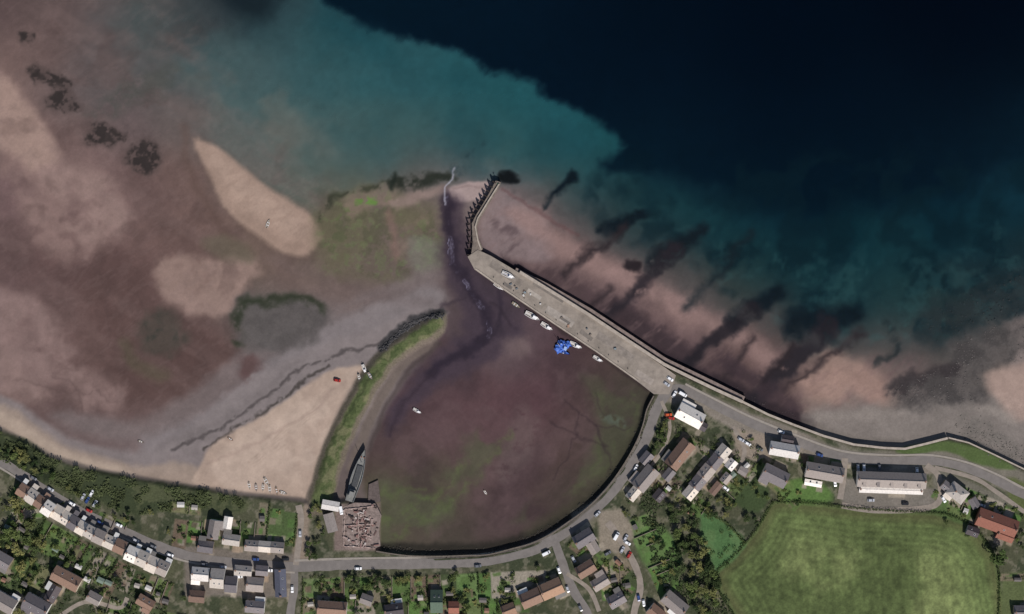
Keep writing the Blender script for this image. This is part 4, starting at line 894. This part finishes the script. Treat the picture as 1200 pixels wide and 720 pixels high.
for i,(x,y,a,l,c) in enumerate([(292,570,80,4.5,'white'),(300,572,85,4.5,'blue'),(308,572,95,4.5,'white'),(316,574,85,5,'white'),(324,576,80,4.5,'red'),(332,578,20,4.5,'white'),(312,565,60,5.5,'white')]):
    boat(x,y,a,l,'dinghy',c,f'{c} dinghy stored on dry sand by the gardens')
boat(165,518,20,3.5,'dinghy','grey','small grey dinghy on wet sand');boat(270,515,30,3.5,'dinghy','red','small red dinghy on the beach')
r=root('workboat',661,408,math.radians(-20),'bright blue twin hulled workboat under crumpled blue covers beside the quay','boat',z=hz(661,408))
BL=mat('bright_blue_paint',(62,98,172),.5,.3,1.5);BL2=mat('pale_blue_gear',(140,164,205),.7,.25,2)
for y in(-2.4,2.4):
    obj('hull',hullmesh(9.4,2.0,1.3,[BL,BL]),(0,y,0),parent=r)
q=MB();q.box(-3.8,2.0,-2.7,2.7,1.25,1.45);obj('deck',q.mesh('deck',[mat('dark_blue_bin',(36,54,104))]),parent=r)
q=MB();q.box(-.3,1.7,-1.2,1.2,1.45,3.4,0,.15,.15);obj('wheelhouse',q.mesh('wheelhouse',[BL2]),parent=r)
q=MB();q.box(1.65,1.72,-.9,.9,2.3,2.9);obj('window',q.mesh('window',[GL]),parent=r)
q=MB();q.cyl(-2.5,0,1.45,5,.18,.12);limb(q,(-2.5,0,4.9),(-4.8,1.4,5.8),.12,.08);obj('deck_crane',q.mesh('deck_crane',[MAST]),parent=r)
for (ox,oy,rr) in((-2.4,-1.2,3.3),(.6,2.0,2.6),(-1.6,2.2,2.2)):
    vs=[(0,0,2.6)];fs=[];K=16
    for ring in(1,2,3):
        for i in range(K):
            a=2*math.pi*i/K;d=rr*ring/3*(random.uniform(.65,1.2) if ring==3 else random.uniform(.85,1.1))
            vs.append((d*math.cos(a),d*math.sin(a),2.5-.35*ring+random.uniform(-.4,.4) if ring<3 else 1.2+random.uniform(-.2,.3)))
    for i in range(K): fs.append((0,1+i,1+(i+1)%K))
    for g_ in(0,1):
        for i in range(K): fs.append((1+g_*K+i,1+(g_+1)*K+i,1+(g_+1)*K+(i+1)%K,1+g_*K+(i+1)%K))
    obj('tarpaulin',mesh('tarpaulin',vs,fs,[mat('blue_tarpaulin',(72,108,184),.6,.35,1.2)]),(ox,oy,0),parent=r)
for i in range(10):
    q=MB();x,y=random.uniform(-4.4,2),random.uniform(-3,3);s=random.uniform(.25,.5);q.box(x-s,x+s,y-s*.7,y+s*.7,1.45,2.3+s*1.2,0,.08,.08);obj('fish_bin',q.mesh('fish_bin',[(BL2,mat('white_paint',(205,203,196)),mat('dark_blue_bin',(36,54,104)))[i%3]]),parent=r)
r=root('coaster',419,557,math.radians(73),'weathered grey vessel laid up on the foreshore beside the slip','boat',z=hz(430,557)+.3)
GH=mat('grey_hull_steel',(104,106,104),.7,.25,.5);GD=mat('grey_deck_steel',(116,116,111),.8,.3,.8)
obj('hull',hullmesh(32,6.8,3.2,[GH,GD],sternw=.72),parent=r)
q=MB();q.box(-7,6,-1.7,1.7,2.3,3.2,0,.15,.15);obj('cargo_hatch',q.mesh('cargo_hatch',[mat('hatch_cover',(66,67,67),.8,.3,1)]),parent=r)
q=MB();q.box(-13,-8.6,-2,2,2.3,5.4,0,.2,.15);q.box(-12.4,-9.6,-1.4,1.4,5.4,7.2,0,.2,.15);obj('wheelhouse',q.mesh('wheelhouse',[mat('weathered_white',(120,119,114),.7,.2,1)]),parent=r)
q=MB();q.box(-9.62,-9.5,-1.1,1.1,6.1,6.8);obj('window',q.mesh('window',[GL]),parent=r)
q=MB();q.cyl(8,0,2.4,11,.16,.1);obj('mast',q.mesh('mast',[MAST]),parent=r)
q=MB();q.cyl(11,-.9,2.6,3.4,.4,.4);q.cyl(11,.9,2.6,3.4,.4,.4);obj('winch',q.mesh('winch',[mat('rusty_steel',(112,66,46),.9,.3,2)]),parent=r)
slab('slipway',[(402,594),(416,589),(440,590),(447,604),(444,622),(446,640),(430,645),(400,643)],-.5,3.45,mat('slip_concrete',(122,108,100),.9,.45,.5,bump=.4),kind='structure')
slab('slipway',[(432,568),(443,563),(446,588),(431,591)],-.5,1.6,mat('slip_stone',(88,78,73),.9,.35,.5),kind='structure')
RU=[mat('stack_timber',c,.9,.35,2) for c in((138,106,98),(166,146,136),(102,80,74),(194,182,172),(64,54,50),(146,118,110))]
for i in range(130):
    x=random.gauss(423,11);y=random.gauss(617,14)
    if not(401<x<444 and 590<y<643): continue
    a=random.choice((8,98))+random.uniform(-20,20);r_=root('pallet_stack',x,y,-math.radians(a),'weathered stack of brown pallets and fishing gear on the yard','pallets','boat yard stacks',z=3.45+.002*i)
    q=MB();l,w=random.uniform(.3,1.5),random.uniform(.2,.6)
    nl=random.randint(1,3);m_=RU[i%6]
    for j in range(nl):
        dx=random.uniform(-.15,.15)
        for s in(-.9,-.45,0,.45,.9): q.box(dx+l*s-.14*l,dx+l*s+.14*l,-w,w,j*.35+.13,j*.35+.2)
        for s in(-.8,0,.8): q.box(dx-l,dx+l,w*s-.08,w*s+.08,j*.35,j*.35+.13)
    obj('slats',q.mesh('slats',[m_]),parent=r_)
for P in [[(404,597),(441,593)],[(404,597),(403,640)],[(403,640),(440,642)],[(420,596),(421,641)],[(404,616),(438,614)]]:
    wall('ruined_wall',P,.5,.7,mat('ruin_stone',(152,134,124),.95,.35,1.5),'low broken footing wall in the yard','wall',group='yard footings',jit=.25,z=3.45,step=2)
house(388,592,20,10,10,'white','grey',hw=3,chim=0,name='boat_shed',cat='shed',label='low boat shed with pale metal roof',win=True,pitch=20,patio=False)
house(388,612,22,11,75,'grey','stone',hw=3,chim=0,name='boat_shed',cat='shed',label='grey roofed boat shed beside trees',win=True,pitch=25,patio=False)
q=MB();q.cyl(0,0,0,.5,.2,.16);q.cyl(0,0,.5,.62,.28,.24);BOL=q.mesh('bollard',[mat('bollard_iron',(48,46,46),.7,.2,3)])
for p in resample([(565,319),(600,343),(650,377),(700,410),(745,442)],14)[1:-1]:
    obj('bollard',BOL,(wx(p[0])+.9,wy(p[1])+.9,QZ),label='black iron mooring bollard at the quay edge',category='bollard',group='quay bollards')
for i in range(14):
    t=random.random();x=590+t*140;y=330+t*92+random.uniform(-9,4)
    c=random.choice([(110,100,90),(120,130,132),(150,120,100),(190,186,178),(100,104,106)])
    q=MB();l,w,h=random.uniform(.4,.9),random.uniform(.3,.6),random.uniform(.4,.8)
    q.box(-l,l,-w,w,0,.08)
    for sx in(-1,1):
        for sy in(-1,1): q.box(sx*l-.05,sx*l+.05,sy*w-.05,sy*w+.05,.08,h)
    q.box(-l+.06,l-.06,-w+.06,w-.06,.08,h*.9,0,.05,.05);q.box(-l,l,-w-.02,w+.02,h*.92,h)
    obj('lobster_pot_stack',q.mesh('lobster_pot_stack',[mat('fishing_gear',c,.9,.3,5)]),(wx(x),wy(y),QZ+.07),random.uniform(0,3),label='stack of lobster pots and fishing gear on the quay',category='fishing gear',group='quay gear')
# ------------------------------------------------------------ ROCKS
def rocks(name,gen,n,c,smin,smax,sink=.3):
    vs=[];fs=[];ico=[(0,0,1),(.89,0,.45),(.28,.85,.45),(-.72,.53,.45),(-.72,-.53,.45),(.28,-.85,.45),(.72,.53,-.45),(-.28,.85,-.45),(-.89,0,-.45),(-.28,-.85,-.45),(.72,-.53,-.45)]
    IF=[(0,1,2),(0,2,3),(0,3,4),(0,4,5),(0,5,1),(1,6,2),(2,7,3),(3,8,4),(4,9,5),(5,10,1),(6,7,2),(7,8,3),(8,9,4),(9,10,5),(10,6,1)]
    for i in range(n):
        x,y=gen();z=hz(x,y);s=smin+(smax-smin)*random.random()**2.5;k=len(vs);a=random.uniform(0,6.28);ex=random.uniform(.8,1.4)
        for v in ico:
            j=random.uniform(.75,1.25)*s;xx,yy=v[0]*ex*j,v[1]*j;vs.append((wx(x)+xx*math.cos(a)-yy*math.sin(a),wy(y)+xx*math.sin(a)+yy*math.cos(a),z+v[2]*j*.7+s*sink*.5))
        fs+=[tuple(k+t for t in f) for f in IF]
    return obj(name,mesh(name,vs,fs,[mat(name+'_stone',c,.9,.4,.4)]),kind='stuff',label='scattered dark weathered boulders',category='rocks')
def gp(P):
    xs=[p[0] for p in P];ys=[p[1] for p in P]
    def g():
        while 1:
            x=random.uniform(min(xs),max(xs));y=random.uniform(min(ys),max(ys))
            if inpoly(P,x,y) and vnoise(np.float32(x),np.float32(y),14,5)>.4: return x,y
    return g
def gl(L,w):
    P=resample(smooth_line(L),1.0)
    def g():
        p=random.choice(P);return p[0]+random.gauss(0,w/2),p[1]+random.gauss(0,w/2)
    return g
rocks('armour_rock',gl([(519,370),(498,373),(475,385),(455,402),(447,410)],3),380,(70,68,67),.3,.8)
rocks('reef_boulders',gp(RF2),900,(84,79,75),.15,.5,0);rocks('reef_boulders_wet',gp(RF),400,(38,44,45),.2,.6,.5)
rocks('shore_boulders',gl([(1125,500),(1160,515),(1200,535),(1260,555)],16),500,(92,87,80),.2,.5,0)
rocks('foreshore_stones',gl([(600,314),(650,342),(720,386),(790,426),(870,464),(930,489)],6),600,(52,44,45),.15,.5,0)
rocks('harbour_edge_stones',gl([(762,472),(748,510),(728,545),(702,576),(665,606),(620,632),(570,646),(510,648),(445,644)],5),800,(52,49,43),.2,.6)
# ------------------------------------------------------------ GROUND + WATER MESH
def grid_obj(name,xs,ys,Z,CC,R,mt,G=None):
    nx,ny=len(xs),len(ys);co=np.zeros((ny,nx,3),np.float32);co[...,0]=(xs-600)*S;co[...,1]=((360-ys)*S)[:,None];co[...,2]=Z
    me=bpy.data.meshes.new(name);me.vertices.add(nx*ny);me.vertices.foreach_set('co',co.ravel())
    idx=np.arange(nx*ny).reshape(ny,nx);q=np.stack([idx[1:,:-1],idx[1:,1:],idx[:-1,1:],idx[:-1,:-1]],-1).reshape(-1,4)
    nf=len(q);me.loops.add(nf*4);me.loops.foreach_set('vertex_index',q.ravel().astype(np.int32));me.polygons.add(nf)
    me.polygons.foreach_set('loop_start',np.arange(0,nf*4,4,dtype=np.int32));me.polygons.foreach_set('use_smooth',np.ones(nf,bool));me.update(calc_edges=True)
    ca=me.color_attributes.new('Tint','FLOAT_COLOR','POINT');L=CC/255.0;L=np.where(L<=.04045,L/12.92,((L+.055)/1.055)**2.4)/np.array(LIT)
    if G is not None: L=L*G[...,None]
    buf=np.concatenate([L,R[...,None]],-1).astype(np.float32);ca.data.foreach_set('color',buf.ravel())
    me.materials.append(mt);return obj(name,me,kind='structure')
def ext_axis(g,pad): return np.concatenate([[g[0]-p for p in pad[::-1]],g,[g[-1]+p for p in pad]])
pad=[60,200,600,2000,6000];xs=ext_axis(gx,pad);ys=ext_axis(gy,pad);n5=len(pad)
C=np.clip(C,0,255)
C*= (1+ (TEX['f']-.5)*.07+(TEX['m']-.5)*.07)[...,None]*np.ones(3)
P2=lambda F:np.pad(F,[(n5,n5),(n5,n5)]+[(0,0)]*(F.ndim-2),mode='edge')
gm=bpy.data.materials.new('ground_sand_and_grass');gm.use_nodes=True;nt=gm.node_tree;N=nt.nodes;b=N['Principled BSDF'];b.inputs['Roughness'].default_value=.95;b.inputs['Specular IOR Level'].default_value=.12
at=N.new('ShaderNodeVertexColor');at.layer_name='Tint';tc=N.new('ShaderNodeTexCoord')
n1=N.new('ShaderNodeTexNoise');n1.inputs['Scale'].default_value=.9;n1.inputs['Detail'].default_value=6;n1.inputs['Roughness'].default_value=.75
n2=N.new('ShaderNodeTexNoise');n2.inputs['Scale'].default_value=.12;n2.inputs['Detail'].default_value=5
nt.links.new(tc.outputs['Object'],n1.inputs['Vector']);nt.links.new(tc.outputs['Object'],n2.inputs['Vector'])
def M(op,a,b_,c=None):
    m=N.new('ShaderNodeMath');m.operation=op
    for i,v in enumerate((a,b_,c)):
        if v is None: continue
        if isinstance(v,(int,float)): m.inputs[i].default_value=v
        else: nt.links.new(v,m.inputs[i])
    return m.outputs[0]
s1=M('MULTIPLY',M('SUBTRACT',n1.outputs['Fac'],.5),M('MULTIPLY',at.outputs['Alpha'],1.7));s2=M('MULTIPLY',M('SUBTRACT',n2.outputs['Fac'],.5),.24)
fac=M('ADD',M('ADD',s1,s2),1.0)
vm=N.new('ShaderNodeVectorMath');vm.operation='SCALE';nt.links.new(at.outputs['Color'],vm.inputs[0]);nt.links.new(fac,vm.inputs['Scale']);nt.links.new(vm.outputs[0],b.inputs['Base Color'])
bp=N.new('ShaderNodeBump');bp.inputs['Strength'].default_value=.2;bp.inputs['Distance'].default_value=.2;nt.links.new(n1.outputs['Fac'],bp.inputs['Height']);nt.links.new(bp.outputs[0],b.inputs['Normal'])
rough=rough*(1-.7*sst(-60,60,sea_sd))
grid_obj('ground',xs,ys,P2(HG),P2(C),P2(rough),gm)
# water (a tinted film whose opacity grows with depth; tint allows for light lost twice through it)
wa=sst(-30,110,sea_sd)*.9;st=2
wm=bpy.data.materials.new('sea_water');wm.use_nodes=True;nt=wm.node_tree;N=nt.nodes;b=N['Principled BSDF'];b.inputs['Roughness'].default_value=.22;b.inputs['Specular IOR Level'].default_value=.1
at=N.new('ShaderNodeVertexColor');at.layer_name='Tint';nt.links.new(at.outputs['Color'],b.inputs['Base Color']);nt.links.new(at.outputs['Alpha'],b.inputs['Alpha'])
tc=N.new('ShaderNodeTexCoord');n1=N.new('ShaderNodeTexNoise');n1.inputs['Scale'].default_value=.35;n1.inputs['Detail'].default_value=6;nt.links.new(tc.outputs['Object'],n1.inputs['Vector'])
bp=N.new('ShaderNodeBump');bp.inputs['Strength'].default_value=.3;bp.inputs['Distance'].default_value=.2;nt.links.new(n1.outputs['Fac'],bp.inputs['Height']);nt.links.new(bp.outputs[0],b.inputs['Normal'])
gx2=gx[::st];jm=int((520+60)/840*NY);gy2=gy[:jm:st]
xs2=ext_axis(gx2,pad);ys2=np.concatenate([[gy2[0]-p for p in pad[::-1]],gy2])
PW_=lambda F:np.pad(F[:jm:st,::st],[(n5,0),(n5,n5)]+[(0,0)]*(F.ndim-2),mode='edge')
grid_obj('sea_water',xs2,ys2,np.zeros((len(ys2),len(xs2))),PW_(C),PW_(wa),wm,PW_(2-wa))
# ------------------------------------------------------------ LIGHT + CAMERA
w=bpy.data.worlds.new('World');scene.world=w;w.use_nodes=True;nt=w.node_tree;bg=nt.nodes['Background'];bg.inputs[1].default_value=.075
sk=nt.nodes.new('ShaderNodeTexSky');sk.sky_type='NISHITA';sk.sun_disc=False;sk.sun_elevation=math.radians(45);sk.sun_rotation=math.radians(160);nt.links.new(sk.outputs[0],bg.inputs[0])
sd=bpy.data.lights.new('sun','SUN');sd.energy=4.5;sd.angle=math.radians(.5);sd.color=(1,.96,.9)
so=obj('sun',sd);so.rotation_euler=(math.radians(45),0,math.radians(20));so.location=(0,0,400)
cd=bpy.data.cameras.new('camera');cd.sensor_width=36;cd.lens=36*1500/600.0;cd.clip_end=8000;cd.clip_start=10
co=obj('camera',cd,(0,0,1502));scene.camera=co
scene.view_settings.view_transform='Standard';scene.view_settings.look='None';scene.view_settings.exposure=0
print('trees',NT,'shrubs',NB)
